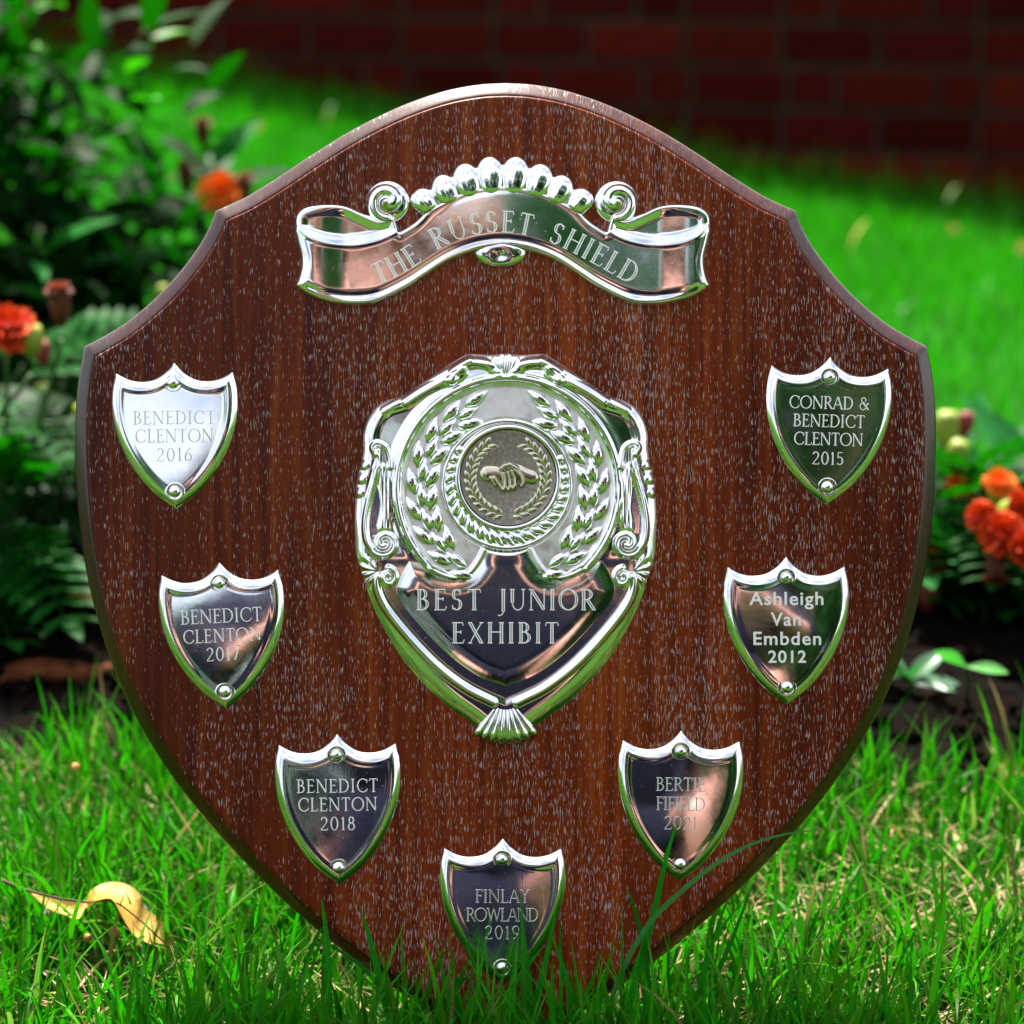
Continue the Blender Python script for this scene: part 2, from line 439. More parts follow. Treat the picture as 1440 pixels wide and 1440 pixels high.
def text_mesh(name, items, surf, mat, double=False, hair=1.2, thick=2.2):
    """items: (char, x, y, cap height, angle in degrees) in photograph units; surf(X,Y) gives the plate height under the letter"""
    V, F = [], []
    def put(P, w, x, y, c, a):
        P = np.asarray(P, float) * c
        ca, sa = math.cos(a), math.sin(a)
        Q = np.c_[x + P[:, 0] * ca - P[:, 1] * sa, y - (P[:, 0] * sa + P[:, 1] * ca)]
        z = surf(Q[:, 0], Q[:, 1]) + 0.12
        L = np.c_[(Q[:, 0] - CX0) * S, (CY0 - Q[:, 1]) * S]
        line_strip(V, F, L, np.asarray(w) * S, z * S, 0.6 * S)
    for ch, x, y, c, ang in items:
        a = math.radians(ang)
        for kind, d in glyph(ch)[1]:
            if kind == 'h': put(d, hair, x, y, c, a)
            elif kind == 'k':
                p, q = d
                n = np.array([-(q - p)[1], (q - p)[0]]); n /= np.linalg.norm(n)
                P = np.linspace(p, q, 6)
                if double:
                    o = 0.052
                    put(P + n * o, hair * 1.15, x, y, c, a); put(P - n * o, hair * 1.15, x, y, c, a)
                else: put(P, thick, x, y, c, a)
            else:
                cx, cy, rx, ry, a0, a1 = d
                n = max(10, int(abs(a1 - a0) / 12))
                if double:
                    put(ell(cx, cy, rx, ry, a0, a1, n), hair, x, y, c, a)
                    put(ell(cx, cy, rx - 0.10, ry * 0.985, a0, a1, n), hair, x, y, c, a)
                else:
                    P = ell(cx, cy, rx - 0.03, ry, a0, a1, n)
                    w = hair + (thick - hair) * np.abs(np.cos(np.radians(np.linspace(a0, a1, n)))) ** 1.5
                    put(P, w, x, y, c, a)
    return mesh(name, np.array(V), F, mat)

def row_items(txt, xc, y, cap, width, ang=0.0, gap=0.10):
    """one centred line; returns items filling the given width"""
    ws = [0.42 if ch == ' ' else glyph(ch)[0] for ch in txt]
    tot = (sum(ws) + gap * (len(txt) - 1)) * cap
    # squeeze the gaps (not the letters) to the wanted width
    g = gap * cap + (width - tot) / max(1, len(txt) - 1)
    x = -width / 2; out = []
    a = math.radians(ang)
    for ch, w in zip(txt, ws):
        if ch != ' ': out.append((ch, xc + x * math.cos(a), y - x * math.sin(a), cap, ang))
        x += w * cap + g
    return out

# ------------------------------------------------------------------ the trophy: board
trophy = thing('trophy_shield', 'dark wooden trophy shield with silver banner, central crest and seven small plates standing in grass', 'trophy',
               (-0.0027, 0.8974, 0.0), (R(90) - TILT, 0, 0))

def mir(P): return [(2 * CX0 - x, y) for x, y in P]
segA = [(711, 117), (675, 119), (630, 127), (585, 141), (540, 160), (490, 186), (440, 217), (395, 247), (350, 275), (325, 287), (303, 297)]
segB = [(303, 297), (293, 322), (277, 350), (250, 386), (218, 420), (180, 452), (150, 471), (118, 488)]
segC = [(118, 488), (109, 540), (105, 600), (106, 670), (112, 745), (126, 830), (150, 915), (183, 995), (226, 1070), (280, 1143), (345, 1215), (412, 1280), (490, 1345), (570, 1402), (645, 1452), (711, 1492)]
segs = [cr(segA, 10), cr(segB, 10), cr(segC, 10)]
rs = [np.array(mir(s[::-1])) for s in segs[::-1]]
rs = [r + (np.array([0, 0])) for r in rs]
# the right half is a few units wider on this board
for r in rs: r[:, 0] = CX0 + (r[:, 0] - CX0) * 1.0 + 0
all_segs = [720 + (q - 720) * 1.0065 for q in segs + rs]      # the outline lies 8 mm behind the face
NS = [60, 40, 130, 130, 40, 60]
def ring(inset):
    """outline moved inwards, corners mitred"""
    if inset == 0: off = [resample(s, 200) for s in all_segs]
    else:
        full = np.vstack(all_segs)
        off = []
        for s in all_segs:
            p = resample(s, 400)
            d = np.gradient(p, axis=0); d /= np.linalg.norm(d, axis=1, keepdims=True)
            q = p + np.c_[-d[:, 1], d[:, 0]] * -inset if False else p + np.c_[d[:, 1], -d[:, 0]] * inset
            off.append(q)
        # outline runs anticlockwise on the picture from the top to the left: make sure we moved inwards
        if not inside(off[0][200:201, 0], off[0][200:201, 1], full)[0]:
            off = []
            for s in all_segs:
                p = resample(s, 400)
                d = np.gradient(p, axis=0); d /= np.linalg.norm(d, axis=1, keepdims=True)
                off.append(p + np.c_[-d[:, 1], d[:, 0]] * inset)
        off = [o[dist_poly(o[:, 0], o[:, 1], full, True) > inset - 0.25] for o in off]
        # close the corners where neighbouring runs meet (the very top joint is smooth)
        for i in range(6):
            a, b = off[i], off[(i + 1) % 6]
            m = (a[-1] + b[0]) / 2
            off[i] = np.vstack([a, m]); off[(i + 1) % 6] = np.vstack([m, b])
    out = [resample(o, n)[:-1] for o, n in zip(off, NS)]
    return np.vstack(out)

prof = [(27, 0.0), (24.5, 0.0), (23.2, -0.9), (22.0, -2.6), (21.3, -2.9), (20.0, -2.8), (18.6, -3.6), (15, -6.6), (10, -11.0), (5, -15.6), (2.5, -18.2), (0.8, -21), (0, -25), (0, -60), (1.5, -63), (4, -64)]
V, F = [], []
n = sum(NS) - 6
for ins, z in prof:
    V.append(loc3(*ring(ins).T, np.full(n, float(z))))
K = len(prof)
for k in range(K - 1):
    for i in range(n):
        j = (i + 1) % n
        F.append((k * n + i, k * n + j, (k + 1) * n + j, (k + 1) * n + i))
V = np.vstack(V)
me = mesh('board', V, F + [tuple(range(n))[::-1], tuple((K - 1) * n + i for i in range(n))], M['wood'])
me.materials.append(M['wood_edge'])
for p_ in me.polygons:
    if len(p_.vertices) == 4 and min(p_.vertices) // n >= 5: p_.material_index = 1
bm = bmesh.new(); bm.from_mesh(me)
bmesh.ops.recalc_face_normals(bm, faces=bm.faces)
for f in bm.faces:
    if len(f.verts) > 10: f.smooth = False
for e in bm.edges:
    if len(e.link_faces) == 2 and e.calc_face_angle(0) > R(38): e.smooth = False
bm.to_mesh(me); bm.free()
board = link('board', me, trophy)
# wooden prop behind
me = mesh('back_strut', [(-.012, .20, -.0195), (.012, .20, -.0195), (.012, .20, -.026), (-.012, .20, -.026),
                         (-.016, .035, -.115), (.016, .035, -.115), (.016, .030, -.123), (-.016, .030, -.123)],
          [(0, 1, 2, 3), (4, 7, 6, 5), (0, 4, 5, 1), (1, 5, 6, 2), (2, 6, 7, 3), (3, 7, 4, 0)], M['wood'], False)
link('back_strut', me, trophy)

# ------------------------------------------------------------------ small name plates
def plate_outline(sx=1.0, sy=1.0):
    a = cr([(0, 0), (-12, 13), (-28, 23), (-46, 26), (-64, 23), (-82, 14)], 8)      # top edge from the middle cusp to the left horn
    b = cr([(-82, 14), (-87, 36), (-88, 62), (-84, 92), (-73, 124), (-55, 155), (-31, 183), (0, 206)], 8)
    left = np.vstack([a[:-1], b])
    right = left[::-1][1:-1] * np.array([-1, 1])
    return np.vstack([left, right]) * np.array([sx, sy])

def dome_mesh(name, r, h, mat, washer=True, seg=28):
    V, F = [], []
    pr = []
    if washer: pr += [(r * 1.75, -0.6), (r * 1.6, 0.25), (r * 1.38, 0.55), (r * 1.16, 0.25), (r * 1.04, -0.2)]
    for k in range(9):
        a = k / 8 * math.pi / 2
        pr.append((max(1e-4, r * math.cos(a)), h * math.sin(a)))
    for rr, z in pr:
        for i in range(seg):
            t = 2 * math.pi * i / seg
            V.append((rr * math.cos(t) * S, rr * math.sin(t) * S, z * S))
    for k in range(len(pr) - 1):
        for i in range(seg):
            j = (i + 1) % seg
            F.append((k * seg + i, k * seg + j, (k + 1) * seg + j, (k + 1) * seg + i))
    return mesh(name, V, F, mat)
rivet_me = dome_mesh('rivet', 8.2, 6.5, M['silver'])

def name_plate(x, y, ang, sy, lines, seed, label, tops, capw, dome=2.0, double=False, sans=False, shadow=False):
    """lines: (text, row y offset, cap height, width)"""
    rg = np.random.default_rng(seed)
    O = plate_outline(1.0, sy)
    a = math.radians(ang); ca, sa = math.cos(a), math.sin(a)
    P = np.c_[x + O[:, 0] * ca + O[:, 1] * sa, y - O[:, 0] * sa + O[:, 1] * ca]
    cx = x + 100 * sy * sa; cy = y + 100 * sy * ca
    wv = [(rg.uniform(-.045, .045), rg.uniform(-.045, .045), rg.uniform(0, 6.28), rg.uniform(.10, .28)) for _ in range(5)]
    tx, ty = rg.uniform(-.012, .012, 2)
    def hfun(X, Y, sd):
        t = np.clip(sd / 14.0, 0, 1)
        h = 7.0 * (1 - (1 - t) ** 2.1) - 0.55 * sm((sd - 12) / 7)
        d = ((X - cx) / 88) ** 2 + ((Y - cy) / 100) ** 2
        w = sum(A * np.sin(kx * (X - x) + ky * (Y - y) + ph) for kx, ky, ph, A in wv)
        h = h + sm((sd - 8) / 14) * (dome * (1 - d) + w + tx * (X - cx) + ty * (Y - cy))
        h = np.where(sd < 0, sd * 1.2, h)
        return h
    fn = lambda X, Y: (lambda sd: (hfun(X, Y, sd), sd))(sdf(X, Y, P))
    bx = (P[:, 0].min() - 4, P[:, 1].min() - 4, P[:, 0].max() + 4, P[:, 1].max() + 4)
    o = link('name_plate', field_mesh('name_plate', bx, 1.25, fn, M['silver_flat' if seed % 2 else 'silver'], -1.5), trophy)
    o['label'] = label
    surf = lambda X, Y: hfun(X, Y, sdf(X, Y, P))
    for (ox, oy) in ((-1, 28.5), (0, 181 * sy)):
        rx = x + ox * ca + oy * sa; ry = y - ox * sa + oy * ca
        z = float(surf(np.array([rx]), np.array([ry]))[0])
        link('rivet', rivet_me, o, loc3(rx, ry, z - 0.1))
    if sans:
        for txt, oy, size, wd, ox in lines:
            cu = bpy.data.curves.new('lettering', 'FONT')
            cu.body = txt; cu.size = size * S; cu.align_x = 'CENTER'; cu.extrude = 0.15 * S; cu.offset = 0.25 * S
            cu.bevel_depth = 0.18 * S; cu.space_character = 1.12
            tmp = link('tmp', cu)
            dg = bpy.context.evaluated_depsgraph_get()
            tm = bpy.data.meshes.new_from_object(tmp.evaluated_get(dg))
            bpy.data.objects.remove(tmp)
            tm.materials.clear(); tm.materials.append(M['engrave'])
            xs = np.empty(len(tm.vertices) * 3); tm.vertices.foreach_get('co', xs); xs = xs.reshape(-1, 3)
            w = xs[:, 0].max() - xs[:, 0].min()
            xs[:, 0] *= wd * S / w
            px_, py_ = x + ox + oy * sa, y + oy * ca
            gx = px_ + xs[:, 0] / S; gy = py_ - xs[:, 1] / S
            zz = surf(gx, gy)
            vv = loc3(gx, gy, zz + 0.1 + xs[:, 2] / S)
            tm.vertices.foreach_set('co', vv.astype(np.float32).ravel()); tm.update()
            link('lettering', tm, o)
    else:
        items = []
        for txt, oy, cap, wd in lines:
            items += row_items(txt, x + oy * sa, y + oy * ca, cap, wd, ang)
        link('lettering', text_mesh('lettering', items, surf, M['engrave_faint' if seed in (3, 8, 9) else 'engrave'], False, 1.15, 2.0), o)
    return o

name_plate(245, 511, 0.6, 1.0, [('BENEDICT', 86, 18, 115), ('CLENTON', 111.5, 18, 110), ('2016', 138, 18, 50)], 3, 'upper left plate engraved with a year 2016, mirroring bright sky', 0, 0, 1.2)
name_plate(308.5, 792, 2.8, 1.0, [('BENEDICT', 84, 19, 114), ('CLENTON', 111, 18, 110), ('2017', 137, 18, 47)], 4, 'plate on the left below the middle, dated 2017', 0, 0, 2.0)
name_plate(1167.5, 503, -1.6, 1.01, [('CONRAD &', 73, 17, 113), ('BENEDICT', 98.5, 17, 100), ('CLENTON', 124, 17, 97), ('2015', 151, 17, 44)], 5, 'upper right plate dated 2015', 0, 0, 0.9)
name_plate(1105.5, 784, 0.2, 1.01, [('Ashleigh', 67, 26, 104, 0), ('Van', 96, 26, 42, -1), ('Embden', 123, 26, 95, 0), ('2012', 148, 24, 53, 0)], 6, 'right plate with rounded plain lettering dated 2012', 0, 0, 2.8, sans=True)
name_plate(474, 1033, 0.8, 1.035, [('BENEDICT', 81, 18, 114), ('CLENTON', 107, 18, 111), ('2018', 134, 18, 49)], 7, 'lower left plate dated 2018', 0, 0, 0.9)
name_plate(707, 1180, -0.2, 1.0, [('FINLAY', 89, 18, 76), ('ROWLAND', 115, 18, 102), ('2019', 140, 18, 49)], 9, 'lowest plate dated 2019, its tip hidden by grass', 0, 0, 1.4)
name_plate(958, 1028, -0.6, 1.035, [('BERTIE', 84, 18, 70), ('FIFIELD', 111, 18, 69), ('2021', 138, 18, 46)], 8, 'lower right plate dated 2021', 0, 0, 2.2)

# ------------------------------------------------------------------ embossed pieces that melt into the sheet they sit on
def blob_mesh(name, L, Wd, H, mat, power=1.4, crease=0.0, taper=0.35, n=16, m=9):
    """a raised leaf or lobe along local +x, tangent to the sheet at its edge"""
    V, F = [], []
    for i in range(n + 1):
        u = i / n
        wl = math.sin(math.pi * u) ** 0.75 * (1 - taper * (u - 0.5))
        for j in range(m):
            v = j / (m - 1) * 2 - 1
            x = (u - 0.5) * L
            y = v * Wd * 0.5 * wl
            e = (1 - v * v) ** power * (math.sin(math.pi * u) ** 0.9)
            z = H * e - crease * math.exp(-(v / 0.16) ** 2) * e * H
            V.append((x * S, y * S, (z - 0.05) * S))
    for i in range(n):
        for j in range(m - 1):
            a = i * m + j
            F.append((a, a + m, a + m + 1, a + 1))
    return mesh(name, V, F, mat)

# ------------------------------------------------------------------ banner
BX = 707.0
def bmir(P): return [(2 * BX - x, y) for x, y in P]
top_edge = cr([(419, 318), (432, 334), (458, 344), (490, 347), (517, 344), (545, 335), (580, 315), (612, 294), (655, 274), (690, 266.5), (707, 265.5)], 8)
bot_edge = cr([(414, 403), (428, 414), (450, 424), (481, 430.5), (508, 431.5), (533, 427), (572, 408), (600, 390), (632, 370), (664, 358), (690, 353), (707, 352)], 8)
loop_top = cr([(414, 328), (415, 306), (424, 294), (440, 288.5), (465, 287), (488, 290), (513, 301), (535, 309), (556, 303)], 8)
left_side = cr([(414, 328), (418, 345), (423, 368), (420, 388), (414, 403)], 6)
ban = np.vstack([loop_top[::-1][:-1], left_side[:-1], bot_edge])
# from the loop's inner end along the top edge to the middle
tl = top_edge[(top_edge[:, 0] > 560)]
tl = tl - np.c_[0 * tl[:, 0], 5 * sm((tl[:, 0] - 578) / 28)]     # the shell crest grows out of the ribbon
half = np.vstack([tl[::-1], ban])                       # middle top -> left -> middle bottom
ban_out = np.vstack([half, np.array(bmir(half[::-1]))[1:-1]])
knob_c = (704, 361)
te_full = np.vstack([top_edge, np.array(bmir(top_edge[::-1]))[1:]])
be_full = np.vstack([bot_edge, np.array(bmir(bot_edge[::-1]))[1:]])
def banner_h(X, Y):
    sd = sdf(X, Y, ban_out)
    ty = np.interp(X, te_full[:, 0], te_full[:, 1]); by = np.interp(X, be_full[:, 0], be_full[:, 1])
    band = (Y - ty) / (by - ty)                 # 0 top edge of the front band, 1 bottom edge
    rim = 8 * (1 - (1 - np.clip(sd / 6.5, 0, 1)) ** 2.2)
    xa = np.abs(X - BX)
    # the front band: rolled along its length, standing proud at the outer ends
    roll = 2.2 * sm((xa - 215) / 55) + 1.0 * np.cos((xa / 290) * math.pi * 2) * 1.2
    face = rim + roll * sm((sd - 2) / 14)
    groove = -1.5 * np.exp(-((band - 0.83) / 0.05) ** 2) * sm((sd - 3) / 4) * (xa < 275)
    lip = 0.8 * np.exp(-((Y - ty) / 3.0) ** 2) * (xa < 288)
    # dished inside of the loops, above the band
    dish = np.where((band < 0) & (xa > 140), -4.2 * sm(np.minimum(-(Y - ty) - 1, sd - 3) / 17), 0)
    h = face + groove + lip + dish
    return np.where(sd < 0, sd * 1.5, h), sd
banner = link('banner', field_mesh('banner', (404, 255, 1010, 442), 1.15, banner_h, M['silver'], -1.5), trophy)
banner['label'] = 'silver ribbon banner with scrolled ends'
def pill(X, Y):
    d = np.hypot((X - 704) / 36.0, (Y - 356) / 21.0)
    h = 9.5 * np.clip(1 - d ** 2.6, 0, 1) ** 0.6 - 3.5 * np.exp(-((X - 702) / 13) ** 2 - ((Y - 361) / 8.5) ** 2)
    return np.where(d > 1, -3.0, h), (1 - d) * 20
link('drop_boss', field_mesh('drop_boss', (664, 332, 744, 380), 0.9, pill, M['silver'], -1.5), banner)
# scrolls
def scroll_fn(c, flip, r0=31, turns=1.12, hgt=5.5):
    th = np.linspace(0, 2 * math.pi * turns, 90)
    rr = np.linspace(r0 - 5, 4, 90)
    a = th + math.pi * 0.5
    sp = np.c_[c[0] + flip * rr * np.cos(a), c[1] + rr * np.sin(a)]
    def fn(X, Y):
        d = np.hypot(X - c[0], (Y - c[1]) * 1.03)
        base = 8.0 * np.clip(1 - (d / r0) ** 3, 0, 1) ** 0.6
        h = base + ridge(X, Y, sp, 8.5, hgt, 1.0) + 6 * np.exp(-(d / 6) ** 2)
        return np.where(d > r0, (r0 - d) * 1.5, h), r0 - d
    return fn
for cx, fl in ((545, 1), (867, -1)):
    link('scroll', field_mesh('scroll', (cx - 35, 250, cx + 35, 320), 0.85, scroll_fn((cx, 285), fl), M['silver'], -1.5), banner)
# scallop lobes
def lobe_me(Lx, Wy, H, name='scallop_lobe'):
    def fn(X, Y):
        u = X / Lx; w = Wy * (0.80 + 0.20 * np.clip((u + 1) / 1.6, 0, 1))
        d = np.hypot(np.where(u > 0, u, u * 0.9), Y / w)
        h = H * np.clip(1 - d ** 2.0, 0, 1) ** 0.55 + 1.0 * np.exp(-(Y / 2.5) ** 2) * np.clip(1 - d, 0, 1)
        h = h * sm((u + 1.25) / 0.85)
        return np.where(d > 1, -3.0, h), (1 - d) * 15
    return field_mesh(name, (-Lx - 2, -Wy - 2, Lx + 2, Wy + 2), 0.9, fn, M['silver'], -1.3, origin=True)
lobes = [(598, 286, 23, 20, 128), (628, 271, 27, 21, 117), (658, 259, 30, 22.5, 106), (690, 253, 33, 23, 95), (723.5, 253, 33, 23, 84), (756, 259.5, 30, 22.5, 73), (785, 271.5, 27, 21, 63), (814, 286, 23, 20, 52)]
for x, y, L, W, ang in lobes:
    link('scallop_lobe', lobe_me(L, W, 13), banner, loc3(x, y, 0.0), (0, 0, R(ang)))
# lettering along the banner
def path_items(txt, P, cap, gap):
    d = np.r_[0, np.cumsum(np.hypot(*np.diff(P, axis=0).T))]
    ws = [0.60 if ch == ' ' else glyph(ch)[0] for ch in txt]
    tot = sum(ws) * cap
    g = (d[-1] - tot) / (len(txt) - 1)
    s = 0; out = []
    for ch, w in zip(txt, ws):
        m = s + w * cap / 2
        x, y = np.interp(m, d, P[:, 0]), np.interp(m, d, P[:, 1])
        x2, y2 = np.interp(m + 4, d, P[:, 0]), np.interp(m + 4, d, P[:, 1])
        x1, y1 = np.interp(m - 4, d, P[:, 0]), np.interp(m - 4, d, P[:, 1])
        a = math.atan2(-(y2 - y1), x2 - x1)
        if ch != ' ': out.append((ch, x - math.cos(a) * w * cap / 2, y + math.sin(a) * w * cap / 2, cap, math.degrees(a)))
        s += w * cap + g
    return out
tp = cr([(532, 402), (560, 389), (590, 371), (620, 350), (655, 335), (690, 329), (722, 329), (755, 336), (790, 349), (820, 364), (850, 380), (888, 402)], 10)
link('lettering', text_mesh('lettering', path_items('THE RUSSET SHIELD', tp, 29, 2), lambda X, Y: banner_h(X, Y)[0], M['engrave'], True, 1.65), banner)

# ------------------------------------------------------------------ central crest
def cm(P): return [(2 * CX0 - x, y) for x, y in P]
oc = cr([(711, 498), (690, 500), (672, 499), (657, 499), (640, 508), (620, 521), (600, 535), (583, 546), (566, 557), (545, 564), (530, 573), (518, 590), (511, 612), (511, 634), (507, 655), (502, 675), (500, 700), (499, 730), (500, 762), (502, 787), (510, 812), (521, 845), (538, 881), (563, 923), (592, 958), (627, 991), (660, 1015), (685, 1034), (711, 1046)], 5)
crest_out = np.vstack([oc, np.array(cm(oc[::-1]))[1:-1]])
RC, RR = (714, 688), 156.0
beadL = cr([(556, 815), (547, 822), (538, 812), (530, 815), (532, 835), (545, 860), (576, 898), (614, 937), (655, 968), (694, 988)], 8)[8:]
beadR = np.array(cm(beadL))
lowL = cr([(527, 812), (532, 835), (545, 860), (576, 898), (614, 937), (655, 968), (711, 995)], 6)
low_poly = np.vstack([[(540, 690)], lowL, np.array(cm(lowL[::-1]))[1:], [(882, 690)]])
panL = cr([(681, 774), (672, 792), (660, 806), (640, 812), (615, 806), (601, 797), (577, 792)], 5)
panL2 = cr([(577, 792), (566, 812), (562, 838), (592, 878), (633, 920), (675, 950), (711, 964)], 5)
pl = np.vstack([[(711, 738), (684, 738)], panL[:-1], panL2])
panel_poly = np.vstack([pl, np.array(cm(pl[::-1]))[1:-1]])
th = np.radians(np.linspace(134, 406, 90))   # big ring, open at the foot
big_ring = np.c_[RC[0] + RR * np.cos(th), RC[1] + RR * np.sin(th)]
footL = cr([(605.6, 800), (622, 808), (640, 812), (658, 806), (671, 791), (681, 772)], 6)
footR = footL * np.array([-1, 1]) + np.array([2 * 713, 0])
def spiral(c, r0, r1, turns, a0, sgn, n=60):
    t = np.linspace(0, 1, n)
    a = a0 + sgn * 2 * math.pi * turns * t
    r = r0 + (r1 - r0) * t
    return np.c_[c[0] + r * np.cos(a), c[1] + r * np.sin(a)]
stemL = np.vstack([cr([(528, 640), (524, 630), (531, 624), (543, 630), (548, 646), (549, 658)], 6)])
stem2 = np.vstack([cr([(533, 634), (532, 652), (526, 678), (519, 705), (514, 735), (516, 760), (525, 776)], 6), spiral((541, 764), 20, 3, 1.25, math.radians(145), -1)])
curlL = np.vstack([spiral((546, 812), 3, 13, 1.15, math.radians(-30), -1), ])
def crest_h(X, Y):
    sd = sdf(X, Y, crest_out)
    edge = 9.5 * (1 - (1 - np.clip(sd / (17 + 9 * sm((Y - 800) / 80)), 0, 1)) ** 2.0)
    h = edge.copy()
    # lower field between the beads: falls away to the engraved panel
    lsd = sdf(X, Y, low_poly)
    h = h - 1.3 * sm(lsd / 13) * sm((Y - 755) / 45)
    psd = sdf(X, Y, panel_poly)
    h = h + 2.6 * (1 - (1 - np.clip((psd + 2) / 30, 0, 1)) ** 2)
    # disc inside the big ring
    rd = np.hypot(X - RC[0], Y - RC[1])
    disc = sm((RR - 4 - rd) / 10) * (1 - sm((Y - 812) / 6)) * (1 - sm((psd + 4) / 6))
    h = h * (1 - disc) + disc * (6.0 + 1.6 * sm((RR - rd) / 90))
    # dished cheeks between rim and ring, upper half
    dm = np.hypot(X - 713, Y - 682)
    h = np.where(Y < 800, np.minimum(h, 5.5 + 5.5 * sm((dm - 91) / 9)), h)
    ck = sm((sd - 12) / 12) * sm((rd - RR - 6) / 12) * (1 - sm((Y - 750) / 40))
    h = h - 2.6 * ck
    up = ridge(X, Y, big_ring, 5.2, 4.2, 1.0)
    up += ridge(X, Y, footL, 4.5, 3.6, 1.0) + ridge(X, Y, footR, 4.5, 3.6, 1.0)
    h = h + up
    XL = np.where(X > CX0, 2 * CX0 - X, X)
    # beads of the lower field
    h = h + ridge(XL, Y, beadL, 6.5, 5.0, 1.0)
    # side scrolls, their tall leaf and the curl below
    h = h + ridge(XL, Y, stem2, 5.2, 6.0, 1.1) + ridge(XL, Y, stemL, 4.6, 5.0, 1.1) + ridge(XL, Y, curlL, 4.6, 5.0, 1.1)
    leaf = cr([(534, 660), (543, 690), (546, 715), (541, 742)], 5)
    h = h + ridge(XL, Y, leaf, 11, 3.2, 1.4) * (1 + 0.18 * np.sin(XL * 1.15))
    # small shells on the outer edge
    for (bx, by, br) in ((512, 655, 8), (508, 674, 9), (505, 694, 8)):
        h = h + 3.2 * np.clip(1 - ((XL - bx) / br) ** 2 - ((Y - by) / (br * 0.95)) ** 2, 0, 1)
    a = np.arctan2(Y - 804, XL - 532)
    rr = np.hypot(XL - 532, Y - 804)
    fan = np.clip(1 - np.abs(rr - 17) / 14, 0, 1) * (np.cos(a) < -0.35)
    h = h + 2.0 * fan * np.cos(a * 11)
    # leaf sweeps either side of the crown shell
    w1 = cr([(700, 524), (682, 513), (660, 512), (640, 524), (636, 536)], 6)
    w2 = cr([(652, 524), (640, 534), (618, 541), (592, 553), (572, 566)], 6)
    w3 = cr([(660, 506), (628, 524), (596, 541), (566, 562), (540, 578)], 6)
    h = h + ridge(XL, Y, w1, 9, 4.6, 1.2) + ridge(XL, Y, w2, 8.5, 4.5, 1.2) + ridge(XL, Y, w3, 6, 2.5, 1.0)
    return np.where(sd < 0, sd * 1.3, h), sd
crest = link('crest', field_mesh('crest', (494, 492, 928, 1050), 1.0, crest_h, M['silver'], -1.5), trophy)
crest.data.materials.append(M['satin'])
cc = np.empty(len(crest.data.polygons) * 3); crest.data.polygons.foreach_get('center', cc); cc = cc.reshape(-1, 3)
fx, fy = cc[:, 0] / S + CX0, CY0 - cc[:, 1] / S
fr = np.hypot(fx - RC[0], fy - RC[1])
mi = ((fr < RR - 7) & (~inside(fx, fy, panel_poly)) & (fy < 802)).astype(np.int32)
crest.data.polygons.foreach_set('material_index', mi); crest.data.update()
crest['label'] = 'large embossed silver crest in the middle of the board'

def fan_mesh(name, c, r_in, r_out, a0, a1, nrib, H, mat, z0, squash=1.0):
    """a ribbed shell: ribs spread from a point"""
    V, F = [], []
    na, nr = nrib * 8, 12
    for i in range(na + 1):
        f = i / na; a = math.radians(a0 + (a1 - a0) * f)
        rib = abs(math.sin(math.pi * f * nrib)) ** 0.6
        edge = math.sin(math.pi * f) ** 0.35 if 0 < f < 1 else 0
        for j in range(nr + 1):
            g = j / nr
            ro = r_out * (0.955 + 0.045 * rib)
            r = r_in + (ro - r_in) * g
            z = z0 + (H * (0.45 + 0.55 * rib) * math.sin(math.pi * (0.12 + 0.80 * g)) ** 0.7) * edge - (4 * max(0, g - 0.9) * 10 * 0.6)
            V.append(loc3(c[0] + r * math.cos(a), c[1] + r * math.sin(a) * squash, z))
    for i in range(na):
        for j in range(nr):
            a = i * (nr + 1) + j
            F.append((a, a + 1, a + nr + 2, a + nr + 1))
    return mesh(name, V, F, mat)
o = link('shell', fan_mesh('shell', (711, 972), 26, 74, 128, 52, 8, 9.5, M['silver'], 6.0), crest)
o['label'] = 'ribbed shell at the foot of the crest'
o = link('shell', fan_mesh('shell', (711, 537), 8, 39, -142, -38, 6, 7, M['silver'], 6.0), crest)
o['label'] = 'small ribbed shell crowning the crest'

# laurel leaves
leaf_me = blob_mesh('laurel_leaf', 40, 18.5, 7.2, M['silver'], 0.85, 0.12)
leaf_mid = blob_mesh('laurel_leaf', 36, 15, 7.8, M['silver'], 0.85, 0.1)
def hz(x, y): return float(crest_h(np.array([[x]], float), np.array([[y]], float))[0][0, 0])
for side in (1, -1):
    for k in range(9):
        f = k / 8
        a = math.radians(118 + f * 133)           # along the wreath, 0 = right, clockwise in the picture (y down)
        for row, (rad, da, tw, me) in enumerate(((137, 0, -17, leaf_me), (108, 5.5, 20, leaf_me), (123, 8, 0, leaf_mid))):
            if k == 8 and row > 0: continue
            aa = a + math.radians(da)
            if k == 0 and row == 1: continue
            rad_ = rad - 3 * f
            x = RC[0] + rad_ * math.cos(aa) * 1.0; y = RC[1] + rad_ * math.sin(aa)
            dirn = math.degrees(math.atan2(-math.cos(aa), -math.sin(aa)))   # tangent, picture up = +
            ang = -(math.degrees(aa) + 90) + 0
            ang = ang + (-tw if True else tw)
            if side == -1:
                x = 2 * RC[0] - x; ang = 180 - ang
            link('laurel_leaf', me, crest, loc3(x, y, 6.7 + 0.35 * row), (0, 0, math.radians(ang)))

